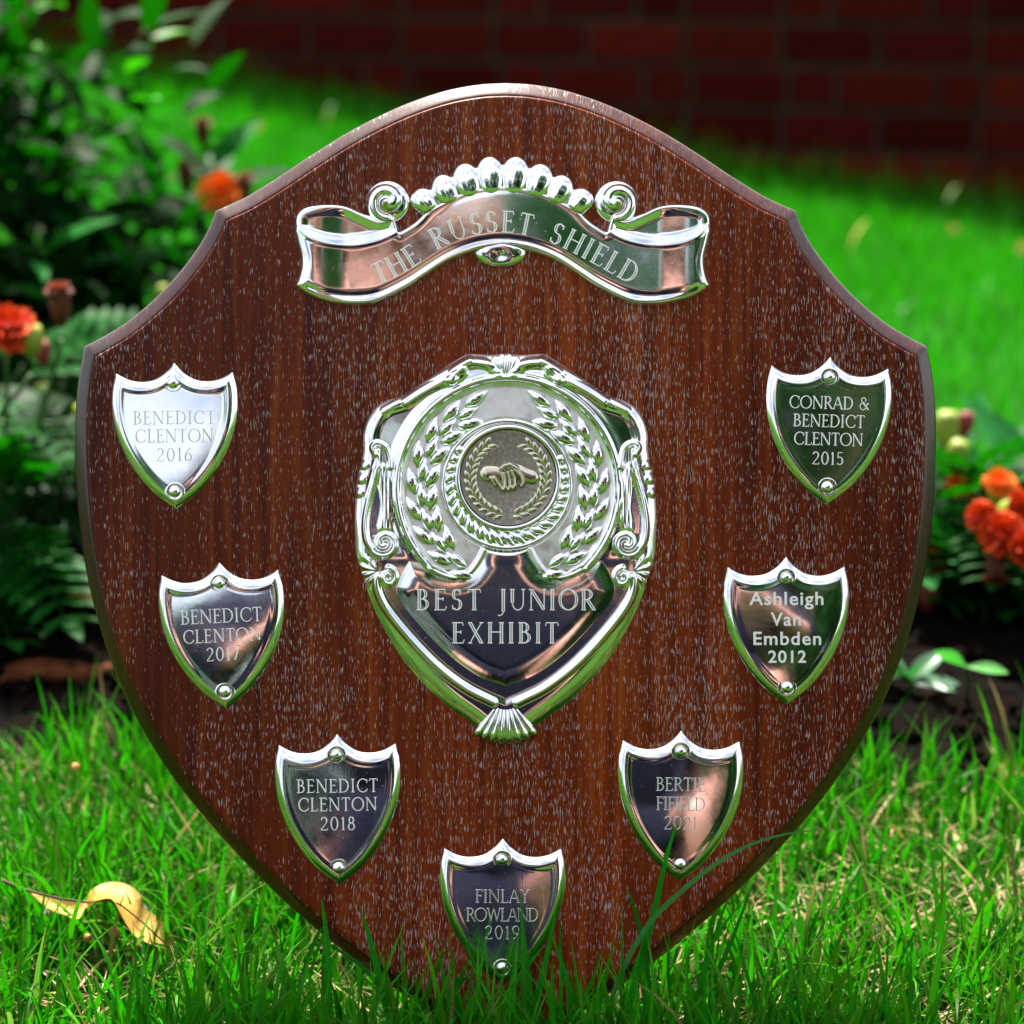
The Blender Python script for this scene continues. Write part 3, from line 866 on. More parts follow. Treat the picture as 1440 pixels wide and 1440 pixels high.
# rope ring, medallion rim
def rope_h(X, Y):
    d1 = np.hypot(X - 713, Y - 682); d2 = np.hypot(X - 714.5, Y - 673)
    h = 8.0 + 3.0 * np.clip(1 - ((d1 - 89) / 3.6) ** 2, 0, 1) + 4.6 * np.clip(1 - ((d2 - 71) / 5.0) ** 2, 0, 1) ** 0.8
    sd = np.minimum(92.5 - d1, 200)
    out = np.maximum(92.5 - d1, 76 - d2)
    h = np.where(out < 0, 6 + out, h)
    h = np.where(d2 < 66, 7.0, h)
    return h, out
ropering = link('medallion_ring', field_mesh('medallion_ring', (615, 588, 812, 780), 0.9, rope_h, M['silver'], -2.0), crest)
rope_me = {}
for k in range(25):
    a = math.radians(-30 + k * (240 / 24))          # bottom sweep from right round to left
    ca, sa = math.cos(a), math.sin(a)
    # gap between rim ring (r 76 about 714.5,673) and outer ring
    rin = 76.5; x1, y1 = 714.5 + rin * ca, 673 + rin * sa
    b = (714.5 - 713) * ca + (673 - 682) * sa
    rout = -b + math.sqrt(max(0, b * b - ((1.5) ** 2 + 81 - 86.0 ** 2)))
    gapw = rout - rin
    if gapw < 4: continue
    rm = (rin + rout) / 2 + 0.0
    key = round(gapw)
    if key not in rope_me: rope_me[key] = blob_mesh('rope_twist', key * 1.5 + 6, 12.5, 5.6, M['silver'], 0.8, 0, 0.1, 12, 7)
    link('rope_twist', rope_me[key], ropering, loc3(714.5 + rm * ca, 673 + rm * sa, 7.9), (0, 0, -a + R(44)))

# medallion: dark bronze disc with a small wreath and a handshake
def coin_h(X, Y):
    d = np.hypot(X - 714.5, Y - 673)
    h = 9.2 + 0.0006 * d * d
    return h, 67.5 - d
coin = link('medallion', field_mesh('medallion', (646, 604, 783, 742), 1.2, coin_h, M['bronze'], 0), crest)
coin['label'] = 'dark bronze disc with a laurel wreath and handshake'
tiny = blob_mesh('wreath_leaf', 13.5, 6.0, 3.0, M['gilt'], 0.8, 0.3, 0.3, 8, 7)
V, F = [], []
def put_blob(cx, cy, ang, sc=1.0, zb=10.2):
    b = len(V)
    for v in tiny.vertices:
        x, y = v.co.x * sc / S, v.co.y * sc / S
        V.append(tuple(loc3(cx + x * math.cos(ang) - y * math.sin(ang), cy - (x * math.sin(ang) + y * math.cos(ang)), zb + v.co.z / S)))
    for p in tiny.polygons: F.append(tuple(b + i for i in p.vertices))
for side in (1, -1):
    for k in range(13):
        a = math.radians(104 + k * 11.4)
        for row, (rad, tw) in enumerate(((58.0, -30), (48.0, 32))):
            x = 50 * 0 + rad * math.cos(a + row * 0.06); y = 672 + rad * math.sin(a + row * 0.06)
            ang = -(math.degrees(a) + 90) - tw
            xx = 714.5 + x
            if side == -1: xx = 714.5 - x; ang = 180 - ang
            put_blob(xx, y, math.radians(ang), 1.35)
link('wreath', mesh('wreath', V, F, M['gilt']), crest)
me_ = [(p, r, h) for p, r, h in (
    # (polyline in the close-up's own units, radius, height): left wrist and hand, gripping fingers, right hand
    ([(604, 612), (640, 612), (690, 622), (720, 645)], 56, 6.5),
    ([(690, 625), (745, 640)], 64, 6.5),
    ([(900, 635), (860, 620), (820, 600), (775, 585)], 50, 7.6),
    ([(800, 575), (755, 548), (715, 558), (697, 575)], 21, 12),
    ([(790, 585), (830, 630), (842, 672), (830, 692)], 18, 11.5),
    ([(762, 590), (785, 640), (788, 690), (775, 708)], 19, 12),
    ([(738, 600), (752, 650), (755, 700), (742, 718)], 19, 12),
    ([(712, 608), (722, 655), (722, 700), (710, 716)], 18, 11.5),
    ([(648, 640), (668, 668), (690, 700), (700, 712)], 17, 10),
    ([(628, 640), (640, 665), (655, 688)], 16, 9))]
def hands_h(X, Y):
    h = np.zeros(X.shape); u = (X - 560) * 4.8; v = (Y - 540) * 4.8
    for p, r, hh in me_:
        d = dist_poly(u, v, np.array(p, float)) / r
        h = np.maximum(h, hh * np.sqrt(np.clip(1 - d * d, 0, 1)) * (0.75 if r > 30 else 1) + 0 * d)
    return np.where(h <= 0, 7.0, 9.2 + h), h - 0.001
def hands_fn(X, Y):
    h, s = hands_h(X, Y)
    k = np.minimum.reduce([dist_poly((X - 560) * 4.8, (Y - 540) * 4.8, np.array(p, float)) - r for p, r, _ in me_])
    return h, -k / 4.8
link('clasped_hands', field_mesh('clasped_hands', (674, 640, 762, 700), 0.5, hands_fn, M['gilt'], -0.8), crest)
# crest lettering
pan = lambda X, Y: crest_h(np.asarray(X, float), np.asarray(Y, float))[0]
items = row_items('BEST', 631.5, 858, 28.5, 91) + row_items('JUNIOR', 769, 858, 28.5, 136) + row_items('EXHIBIT', 711, 904.5, 28.5, 150)
link('lettering', text_mesh('lettering', items, pan, M['engrave'], True, 1.5), crest)

# ------------------------------------------------------------------ the place: lawn, bed, wall
def W(px, py, d):
    """the point of the place seen at (px, py) of the photograph when it stands d metres in front (measured level)"""
    x = (px - 720) / 3333; y = (720 - py) / 3333
    v = Vector((x, math.cos(TILT) + y * math.sin(TILT), -math.sin(TILT) + y * math.cos(TILT)))
    v *= d / v.y
    return Vector((v.x, v.y, v.z + CAMH))

def terr(x, y):
    s = sm((np.asarray(y, float) - 1.8) / 2.2)
    return -0.147 * np.clip(x, -1.6, 1.6) * s + 0.004 * np.sin(np.asarray(x) * 9 + 1) * np.sin(np.asarray(y) * 7)

def bed_front(x): return 1.205 - 0.02 * np.clip(np.asarray(x) / 0.3, -1, 1) + 0.012 * np.sin(np.asarray(x) * 23)
def bed_back(x): return 2.02 - 0.35 * sm((np.asarray(x) + 0.45) / 0.7) + 0.03 * np.sin(np.asarray(x) * 11)

def axis(lo, hi, c0, c1, fine, coarse):
    a = list(np.arange(c0, c1, fine)); x = c0; st = fine
    while x > lo: st = min(coarse, st * 1.35); x -= st; a.insert(0, x)
    x = a[-1]; st = fine
    while x < hi: st = min(coarse, st * 1.35); x += st; a.append(x)
    return np.array(a)
xs = axis(-60, 60, -1.7, 1.7, 0.05, 8); ys = axis(-60, 60, -0.5, 4.6, 0.05, 8)
X, Y = np.meshgrid(xs, ys)
Z = terr(X, Y)
idx = np.arange(X.size).reshape(X.shape)
F = np.stack([idx[:-1, :-1], idx[:-1, 1:], idx[1:, 1:], idx[1:, :-1]], -1).reshape(-1, 4)
tag(link('ground', mesh('ground', np.stack([X, Y, Z], -1).reshape(-1, 3), F, M['ground'])), kind='structure')

# flower bed soil: a low crumbly mound
xs = np.arange(-1.8, 1.9, 0.02); v = np.linspace(0, 1, 50)
X, T = np.meshgrid(xs, v)
Y = bed_front(X) + (bed_back(X) - bed_front(X)) * T
g = np.random.default_rng(3)
rough = g.normal(0, 1, X.shape)
Z = terr(X, Y) + 0.004 + 0.016 * np.sin(np.pi * T) ** 0.5 + 0.006 * rough * np.sin(np.pi * T)
idx = np.arange(X.size).reshape(X.shape)
F = np.stack([idx[:-1, :-1], idx[:-1, 1:], idx[1:, 1:], idx[1:, :-1]], -1).reshape(-1, 4)
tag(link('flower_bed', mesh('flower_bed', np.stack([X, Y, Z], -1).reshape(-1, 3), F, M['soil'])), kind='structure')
# clods and chips
def chunk(V, F, c, r, g):
    b = len(V)
    for k in range(6):
        d = [(1, 0, 0), (-1, 0, 0), (0, 1, 0), (0, -1, 0), (0, 0, 1), (0, 0, -1)][k]
        q = [c[i] + r * (d[i] * g.uniform(.6, 1.2) + g.uniform(-.25, .25)) for i in range(3)]
        V.append(q)
    for f in ((0, 2, 4), (2, 1, 4), (1, 3, 4), (3, 0, 4), (2, 0, 5), (1, 2, 5), (3, 1, 5), (0, 3, 5)): F.append(tuple(b + i for i in f))
V, F = [], []
for i in range(2600):
    x = g.uniform(-.9, .9); y = float(bed_front(x)) + g.uniform(-0.01, 0.5) ** 1 * 1.0
    chunk(V, F, (x, y, 0.014 + g.uniform(0, .008)), g.uniform(.002, .009), g)
tag(link('soil_crumbs', mesh('soil_crumbs', V, F, M['soil'])), 'dark soil crumbs in the flower bed', 'soil', kind='stuff')

# ------------------------------------------------------------------ grass
TIP = np.array([-0.0027, 0.8974, 0.0]); NRM = np.array([0, -math.cos(TILT), math.sin(TILT)])
def blades(base, h, w, az, lean, curv, tone, seg, keep_off=True, tw=None, mat='grass'):
    n = len(base)
    P = np.zeros((n, seg + 1, 3)); P[:, 0] = base
    for k in range(seg):
        th = lean + curv * ((k + 0.5) / seg) ** 1.3
        st = h / seg
        P[:, k + 1, 0] = P[:, k, 0] + np.sin(th) * np.cos(az) * st
        P[:, k + 1, 1] = P[:, k, 1] + np.sin(th) * np.sin(az) * st
        P[:, k + 1, 2] = np.maximum(P[:, k, 2] + np.cos(th) * st, 0.004 + terr(P[:, k, 0], P[:, k, 1]))
    if keep_off:
        def push(P):
            d = (P - TIP) @ NRM
            fr = (((base - TIP) @ NRM) > 0)[:, None]
            nearx = np.abs(P[..., 0]) < 0.03 + P[..., 2] * 1.9
            a = np.where(nearx & fr & (d < 0.003), 0.003 - d, 0)
            b = np.where(nearx & ~fr & (d > -0.024) , -0.024 - d, 0)
            return P + (a + b)[..., None] * NRM
        P = push(P)
    if tw is None: tw = rng.uniform(-0.9, 0.9, n)
    wa = az + np.pi / 2 + tw
    t = np.linspace(0, 1, seg + 1)
    prof = np.minimum(0.55 + t * 2.0, 1) * (1 - t ** 2.2)
    prof[-1] = 0.02
    wx = (np.cos(wa) * w / 2)[:, None] * prof; wy = (np.sin(wa) * w / 2)[:, None] * prof
    A = P.copy(); B = P.copy()
    A[..., 0] += wx; A[..., 1] += wy; B[..., 0] -= wx; B[..., 1] -= wy
    if keep_off: A = push(A); B = push(B)
    V = np.stack([A, B], 2).reshape(-1, 3)
    i0 = (np.arange(n) * (seg + 1) * 2)[:, None] + (np.arange(seg) * 2)[None, :]
    F = np.stack([i0, i0 + 1, i0 + 3, i0 + 2], -1).reshape(-1, 4)
    C = np.repeat(tone, (seg + 1) * 2, axis=0)
    return V, F, C
def join(parts):
    Vs, Fs, Cs, o = [], [], [], 0
    for V, F, C in parts:
        Vs.append(V); Fs.append(F + o); Cs.append(C); o += len(V)
    return np.vstack(Vs), np.vstack(Fs), np.vstack(Cs)
def tones(n, base, var=0.35, yel=0.15):
    k = rng.uniform(1 - var, 1 + var, (n, 1))
    c = np.array(base)[None, :] * k
    c[:, 0] += rng.uniform(0, yel, n) * c[:, 1]
    return c
GREEN = (0.010, 0.150, 0.0015); FAR = (0.012, 0.185, 0.001)
parts = []
# near lawn
def scatter(n, x0, x1, y0, y1):
    return rng.uniform(x0, x1, n), rng.uniform(y0, y1, n)
x, y = scatter(38000, -0.55, 0.55, 0.62, 1.25)
ok = (y < bed_front(x) + rng.normal(0, 0.008, len(x)))
dd = (np.c_[x, y, 0 * x] - TIP) @ NRM
ok &= ~((np.abs(x - 0) < 0.06) & (dd < 0.004) & (dd > -0.03))
clump = np.sin(x * 31 + np.sin(y * 27) * 2) * np.sin(y * 37 + np.sin(x * 21) * 2)
ok &= rng.uniform(0, 1, len(x)) < 0.72 + 0.35 * clump
x, y, clump = x[ok], y[ok], clump[ok]; n = len(x)
h = rng.gamma(6, 0.0055, n) * (1.05 + 0.25 * clump)
h = np.clip(h, 0.012, 0.068)
h = np.where((np.abs(x) < 0.14) & (y < 0.89) & (y > 0.80), np.maximum(h, rng.uniform(0.02, 0.052, n)), h)
az = rng.uniform(0, 2 * np.pi, n)
lean = np.abs(rng.normal(0.25, 0.28, n)); curv = rng.gamma(2.0, 0.32, n)
edge = y > bed_front(x) - 0.06
lean = np.where(edge, lean * 0.55, lean); h = np.where(edge, h * 1.1, h)
w = rng.uniform(0.0011, 0.0033, n) * np.clip(h / 0.035, 0.6, 1.15)
c = tones(n, GREEN, 0.5, 0.32)
dry = rng.uniform(0, 1, n) < 0.05 + 0.05 * (clump < -0.3)
c[dry] = np.array([0.26, 0.20, 0.06]) * rng.uniform(.5, 1.1, (int(dry.sum()), 1))
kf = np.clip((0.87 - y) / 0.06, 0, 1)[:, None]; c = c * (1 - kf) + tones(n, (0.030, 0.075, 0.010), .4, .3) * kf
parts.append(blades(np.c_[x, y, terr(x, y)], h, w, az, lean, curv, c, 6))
# long stray blades placed by hand: foot on the ground, tip, arch
def stray(p0, p1, e0, e1, w, bow=0.0, bowdir=(0, 0, 1), tone=GREEN, seg=14, twist=0.0):
    """p0, p1 board-frame points (photograph units) standing e0, e1 units in front of the board"""
    def bp(px, py, e):
        k = 1 - e * S
        q = Vector(((px - 720) * S * k, 0, 0))
        o = cam.location + Vector((0, math.cos(TILT), -math.sin(TILT))) * k + Vector((0, math.sin(TILT), math.cos(TILT))) * ((720 - py) * S * k)
        return o + q
    P = []
    pts = cr([(*p, ) for p in p0], 6)
    es = np.linspace(e0, e1, len(pts))
    P = np.array([bp(a, b, e) for (a, b), e in zip(pts, es)])
    d = np.gradient(P, axis=0); d /= np.linalg.norm(d, axis=1, keepdims=True)
    side = np.cross(d, NRM + np.array([twist, 0, 0.3 * twist])); side /= np.linalg.norm(side, axis=1, keepdims=True)
    t = np.linspace(0, 1, len(P))
    pr = (np.minimum(0.5 + t * 2, 1) * (1 - t ** 2.5))[:, None] * w * S / 2
    V = np.stack([P + side * pr, P - side * pr], 1).reshape(-1, 3)
    i = np.arange(len(P) - 1) * 2
    F = np.stack([i, i + 1, i + 3, i + 2], -1)
    return V, F, np.repeat(np.array([tone]), len(V), 0)
G1 = (0.010, 0.24, 0.006); G2 = (0.008, 0.15, 0.005); G3 = (0.06, 0.24, 0.06)
for pts, e0, e1, w, tone in (
    ([(850, 1500), (862, 1400), (905, 1310), (960, 1252), (1030, 1200), (1100, 1174), (1172, 1166)], 40, 60, 8, G3),
    ([(868, 1500), (893, 1380), (918, 1290), (934, 1220), (954, 1150)], 30, 14, 11, G1),
    ([(930, 1500), (915, 1400), (905, 1330), (890, 1270), (880, 1248)], 30, 22, 8, G2),
    ([(458, 1490), (462, 1400), (459, 1320), (452, 1258)], 34, 26, 12, G1),
    ([(570, 1500), (545, 1420), (525, 1340), (505, 1268)], 30, 16, 13, G1),
    ([(560, 1500), (556, 1430), (520, 1370), (470, 1332), (465, 1330)], 30, 24, 8, G2),
    ([(740, 1510), (752, 1420), (770, 1340), (783, 1270)], 26, 8, 11, G1),
    ([(760, 1510), (748, 1420), (738, 1340), (732, 1262)], 30, 10, 12, G1),
    ([(700, 1500), (690, 1420), (668, 1360), (650, 1310)], 30, 12, 10, G2),
    ([(660, 1500), (700, 1420), (740, 1360), (765, 1330)], 30, 15, 10, G1),
    ([(800, 1510), (806, 1430), (795, 1370), (770, 1300)], 30, 14, 11, G1),
    ([(830, 1510), (812, 1430), (790, 1360), (788, 1290)], 26, 14, 9, G2),
    ([(720, 1510), (716, 1430), (722, 1370), (728, 1320)], 24, 12, 9, G1),
    ([(640, 1510), (630, 1430), (650, 1370), (668, 1340)], 26, 16, 9, G2),
    ([(860, 1510), (840, 1440), (850, 1380), (868, 1310)], 26, 16, 10, G1),
    ([(780, 1510), (790, 1450), (828, 1390), (850, 1330)], 30, 20, 9, G1),
    ([(600, 1510), (610, 1440), (640, 1390), (672, 1362)], 26, 16, 9, G2),
    ([(1010, 1480), (1000, 1400), (1030, 1320), (1060, 1240)], 30, 22, 9, G2),
    ([(960, 1500), (985, 1420), (1000, 1330), (1060, 1248)], 30, 24, 8, G1),
    ([(980, 1500), (950, 1430), (940, 1370), (942, 1290)], 30, 16, 8, G2),
    ([(420, 1480), (420, 1400), (440, 1330), (462, 1290)], 30, 26, 8, G2),
):
    parts.append(stray(pts, None, e0, e1, w, tone=np.array(tone)))
nf = 900
x = rng.uniform(-0.17, 0.17, nf); y = rng.uniform(0.845, 0.889, nf); h = rng.uniform(0.038, 0.080, nf) * rng.uniform(.75, 1, nf)
parts.append(blades(np.c_[x, y, terr(x, y)], h, rng.uniform(0.0018, 0.0036, nf), rng.uniform(0, 6.28, nf), np.abs(rng.normal(0.12, 0.2, nf)), rng.gamma(2, 0.25, nf), tones(nf, (0.010, 0.22, 0.004), .4, .2), 6))
nearlawn = join(parts)
tag(link('near_lawn_grass', mesh('near_lawn_grass', *nearlawn[:2], M['grass'], True, nearlawn[2])), 'rough green grass around the foot of the trophy', 'grass', kind='stuff')
# dead thatch
x, y = scatter(9000, -0.5, 0.5, 0.66, 1.22); n = len(x)
dd = (np.c_[x, y, 0 * x] - TIP) @ NRM
ok = ~((np.abs(x) < 0.05) & (dd < 0.004) & (dd > -0.03)) & (y < bed_front(x))
ok &= rng.uniform(0, 1, n) < 0.55 - 0.45 * np.sin(x * 31 + np.sin(y * 27) * 2) * np.sin(y * 37 + np.sin(x * 21) * 2)
x, y = x[ok], y[ok]; n = len(x)
k = rng.uniform(0.35, 1.1, (n, 1)); c = np.array([(0.42, 0.31, 0.12)]) * k
V = blades(np.c_[x, y, terr(x, y) + rng.uniform(0.001, 0.008, n)], rng.uniform(0.012, 0.045, n), rng.uniform(0.0007, 0.0019, n), rng.uniform(0, 6.28, n),
           rng.uniform(0.8, 1.5, n), rng.uniform(-0.3, 0.8, n), c, 4)
tag(link('dead_grass', mesh('dead_grass', V[0], V[1], M['dryleaf'], True, V[2])), 'straw coloured dead grass between the green blades', 'dead grass', kind='stuff')
# lawn beyond the bed
parts = []
n = 95000
x = rng.uniform(-1.5, 1.7, n); y = 1.62 + (rng.uniform(0, 1, n) ** 0.8) * 2.75
ok = y > bed_back(x) + rng.normal(0, 0.012, n)
ok &= y < 4.05 - 0.176 * x - 0.0
x, y = x[ok], y[ok]; n = len(x)
h = rng.gamma(8, 0.0045, n); h = np.where(y > 3.85 - 0.176 * x, h * 1.25, h)
pat = 1 + 0.2 * np.sin(x * 6 + np.sin(y * 4) * 2) * np.sin(y * 5 + x)
c = tones(n, FAR, 0.3, 0.12) * pat[:, None]
parts.append(blades(np.c_[x, y, terr(x, y)], h, rng.uniform(0.002, 0.0042, n), rng.uniform(0, 6.28, n), np.abs(rng.normal(0.2, 0.2, n)), rng.gamma(2, 0.25, n), c, 2, False))
for k in range(34):     # seed stalks and long tufts against the wall
    px = rng.uniform(0.15, 1.0); yy = 4.0 - 0.176 * px - rng.uniform(0.02, 0.12)
    m = 5
    parts.append(blades(np.c_[px + rng.normal(0, .01, m), yy + rng.normal(0, .01, m), terr(np.full(m, px), yy)], rng.uniform(.04, .10, m), rng.uniform(.002, .004, m), rng.uniform(-.8, .8, m),
                        rng.uniform(0.05, .35, m), rng.uniform(0, .6, m), tones(m, FAR, .3, .5), 4, False))
fl = join(parts)
tag(link('far_lawn_grass', mesh('far_lawn_grass', *fl[:2], M['grass'], True, fl[2])), 'bright green lawn between the flower bed and the brick wall', 'lawn', kind='stuff')
# lawn on the photographer's side
n = 42000
x = rng.uniform(-2.4, 2.4, n); y = 0.62 - (rng.uniform(0, 1, n) ** 1.4) * 4.0
V = blades(np.c_[x, y, terr(x, y)], rng.gamma(7, 0.0055, n), rng.uniform(0.003, 0.006, n), rng.uniform(0, 6.28, n), np.abs(rng.normal(0.25, 0.25, n)), rng.gamma(2, 0.3, n), tones(n, (0.035, 0.095, 0.014), 0.35, 0.3), 2, False)
tag(link('open_lawn_grass', mesh('open_lawn_grass', V[0], V[1], M['grass'], True, V[2])), 'green lawn stretching away in front of the trophy', 'lawn', kind='stuff')

# ------------------------------------------------------------------ brick wall
WY = 4.03; YAW = R(-10)
wall = thing('brick_wall', 'dark red brick garden wall behind the lawn', 'wall', (0, WY, 0), (0, 0, YAW))
brick_cache = {}
def brick_me(L, H=0.0605, D=0.05):
    key = round(L, 3)
    if key in brick_cache: return brick_cache[key]
    b = 0.004; V = []
    for y, ins in ((0.0, b), (b, 0), (D, 0)):
        for sx, sz in ((-1, -1), (1, -1), (1, 1), (-1, 1)): V.append((sx * (L / 2 - ins), y, sz * (H / 2 - ins)))
    F = [(0, 1, 2, 3)]
    for k in (0, 4):
        for i in range(4): j = (i + 1) % 4; F.append((k + i, k + 4 + i, k + 4 + j, k + j))
    me = mesh('brick', V, F, M['brick'], False); brick_cache[key] = me
    return me
nseen = 0; rest_V, rest_F = [], []
for r_ in range(-6, 9):
    zc = 0.199 + 0.0705 * r_ - 0.0705 * 3 + 0.035
    u = -3.4 + (r_ % 2) * 0.087 + rng.uniform(0, .02)
    kk = r_
    while u < 3.4:
        L = 0.150 if (kk % 2 or r_ % 2 == 0) else 0.070
        kk += 1
        me = brick_me(L)
        xc = u + L / 2
        dy = rng.uniform(-0.002, 0.002)
        if -0.17 < zc < 0.36 and -0.95 < xc < 1.25:
            link('brick', me, wall, (xc, dy, zc)); nseen += 1
        else:
            b = len(rest_V)
            for v_ in me.vertices: rest_V.append((v_.co.x + xc, v_.co.y + dy, v_.co.z + zc))
            for p in me.polygons: rest_F.append(tuple(b + i for i in p.vertices))
        u += L + 0.010
tag(link('brickwork', mesh('brickwork', rest_V, rest_F, M['brick'], False), wall), kind='stuff')
m_ = [(-3.5, .007, -.4), (3.5, .007, -.4), (3.5, .007, .63), (-3.5, .007, .63), (-3.5, .22, -.4), (3.5, .22, -.4), (3.5, .22, .63), (-3.5, .22, .63)]
link('mortar', mesh('mortar', m_, [(0, 1, 2, 3), (5, 4, 7, 6), (3, 2, 6, 7), (1, 5, 6, 2), (4, 0, 3, 7)], M['mortar'], False), wall)

# ------------------------------------------------------------------ plants
def leaf_mesh(name, L, Wd, mat, bend=0.35, fold=0.25, n=10, peak=0.42, serr=0.0, tone=None):
    V, F = [], []
    for i in range(n + 1):
        u = i / n
        wl = (math.sin(math.pi * u ** (math.log(0.5) / math.log(peak)))) ** 0.9 * (1 + serr * (i % 2))
        x = math.sin(bend * u) / max(bend, 1e-3) * L; z = -(1 - math.cos(bend * u)) / max(bend, 1e-3) * L
        y = Wd / 2 * wl + 0.0003
        V += [(x, -y, z + fold * y), (x, -y * .5, z + fold * y * .35), (x, 0, z), (x, y * .5, z + fold * y * .35), (x, y, z + fold * y)]
    for i in range(n):
        for j in range(4):
            a = i * 5 + j; F.append((a, a + 5, a + 6, a + 1))
    return mesh(name, V, F, mat, True, None if tone is None else np.array(tone))

def tube_mesh(name, P, r0, r1, mat, seg=7):
    P = np.asarray(P, float); V, F = [], []
    d = np.gradient(P, axis=0)
    for i, (p, t) in enumerate(zip(P, d)):
        t = Vector(t).normalized(); a = t.orthogonal().normalized(); b = t.cross(a)
        if i and True:
            a = (pa - t * pa.dot(t)).normalized(); b = t.cross(a)
        pa = a
        r = r0 + (r1 - r0) * i / (len(P) - 1)
        for k in range(seg):
            an = 2 * math.pi * k / seg
            V.append(tuple(Vector(p) + a * r * math.cos(an) + b * r * math.sin(an)))
    for i in range(len(P) - 1):
        for k in range(seg):
            j = (k + 1) % seg; F.append((i * seg + k, i * seg + j, (i + 1) * seg + j, (i + 1) * seg + k))
    F += [tuple(range(seg))[::-1], tuple((len(P) - 1) * seg + k for k in range(seg))]
    return mesh(name, V, F, mat)

def orient(dirv, up=Vector((0, 0, 1)), roll=0.0):
    x = Vector(dirv).normalized(); y = up.cross(x)
    if y.length < 1e-3: y = Vector((0, 1, 0))
    y.normalize(); z = x.cross(y)
    m = Matrix((x, y, z)).transposed()
    return (m @ Matrix.Rotation(roll, 3, 'X')).to_euler()

# leafy shrub at the left
sb = Vector((-0.535, 1.93, 0.0))
shrub = thing('shrub', 'dense leafy green shrub filling the upper left corner', 'shrub', sb)
lm = [leaf_mesh('leaf', 0.052, 0.018, M['bush'], 0.5, 0.35), leaf_mesh('leaf', 0.042, 0.017, M['bush'], 0.8, 0.3), leaf_mesh('leaf', 0.062, 0.020, M['bush'], 0.35, 0.3)]
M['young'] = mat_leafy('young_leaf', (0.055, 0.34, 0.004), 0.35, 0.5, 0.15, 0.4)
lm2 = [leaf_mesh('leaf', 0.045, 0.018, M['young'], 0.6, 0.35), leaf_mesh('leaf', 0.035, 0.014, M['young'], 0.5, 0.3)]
nl = 0; fV, fF = [], []
sg = random.Random(11)
for s_ in range(430):
    a = sg.uniform(0, 2 * math.pi); el = math.asin(sg.uniform(0.0, 1.0))
    tipd = Vector((math.cos(a) * math.cos(el) * 0.33, math.sin(a) * math.cos(el) * 0.24, 0.08 + math.sin(el) * 0.42))
    tipd *= sg.uniform(0.62, 1.04)
    P = [Vector((tipd.x * .15, tipd.y * .15, 0)), tipd * 0.35 + Vector((0, 0, .03)), tipd * 0.7 + Vector((0, 0, .03)), tipd]
    if s_ < 40: link('stem', tube_mesh('stem', P, 0.0035, 0.0012, M['twig'], 5), shrub)
    front = tipd.y < 0.06
    for k in range(9):
        f = 0.42 + 0.58 * k / 8
        p = P[1].lerp(tipd, (f - 0.35) / 0.65) if f > .35 else P[0].lerp(P[1], f / .35)
        aa = k * 2.4 + s_
        out = tipd.normalized()
        side = out.orthogonal().normalized(); side = Matrix.Rotation(aa, 3, out) @ side
        dv = side * (1.0 if k < 7 else 0.6) + out * (0.5 if k < 7 else 1.0) + Vector((0, 0, -0.1))
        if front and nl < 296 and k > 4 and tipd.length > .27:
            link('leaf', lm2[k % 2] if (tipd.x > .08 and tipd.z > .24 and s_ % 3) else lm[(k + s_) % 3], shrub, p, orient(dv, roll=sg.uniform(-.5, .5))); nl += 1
        else:
            me = lm[(k + s_) % 3]; E = orient(dv, roll=sg.uniform(-.5, .5)).to_matrix(); b = len(fV)
            for v_ in me.vertices: fV.append(tuple(E @ v_.co + p))
            for pg in me.polygons: fF.append(tuple(b + i for i in pg.vertices))
tag(link('foliage', mesh('foliage', fV, fF, M['bush']), shrub), kind='stuff')

# feathery leaf of a marigold
def feather(name, L=0.085, pairs=6, mat=None):
    V, F = [], []
    lf = leaf_mesh('tmp', 1.0, 0.30, None, 0.3, 0.2, 6, 0.45, 0.25)
    co = [v_.co.copy() for v_ in lf.vertices]; pf = [tuple(p.vertices) for p in lf.polygons]
    def add(p, ang, l, bend):
        b = len(V); m = Matrix.Rotation(ang, 3, 'Z')
        for c_ in co: q = m @ (c_ * l); V.append((q.x + p, q.y, q.z - bend * p * p / L))
        for f in pf: F.append(tuple(b + i for i in f))
    for k in range(pairs):
        p = L * (0.18 + 0.68 * k / (pairs - 1)); l = L * (0.40 - 0.12 * abs(k - 2.0) / 3)
        for s_ in (1, -1): add(p, s_ * 0.95, l, 0.35)
    add(L * 0.86, 0, L * 0.33, 0.35)
    b = len(V)
    for i in range(6):
        x = L * i / 5 * 0.9
        V += [(x, -.0007, -0.35 * x * x / L), (x, .0007, -0.35 * x * x / L), (x, 0, .0009 - 0.35 * x * x / L)]
    for i in range(5):
        for k in range(3): j = (k + 1) % 3; F.append((b + 3 * i + k, b + 3 * i + j, b + 3 * i + 3 + j, b + 3 * i + 3 + k))
    return mesh(name, V, F, mat)
fm = [feather('leaf', 0.085, 6, M['flowerleaf']), feather('leaf', 0.065, 5, M['flowerleaf']), feather('leaf', 0.10, 7, M['flowerleaf'])]

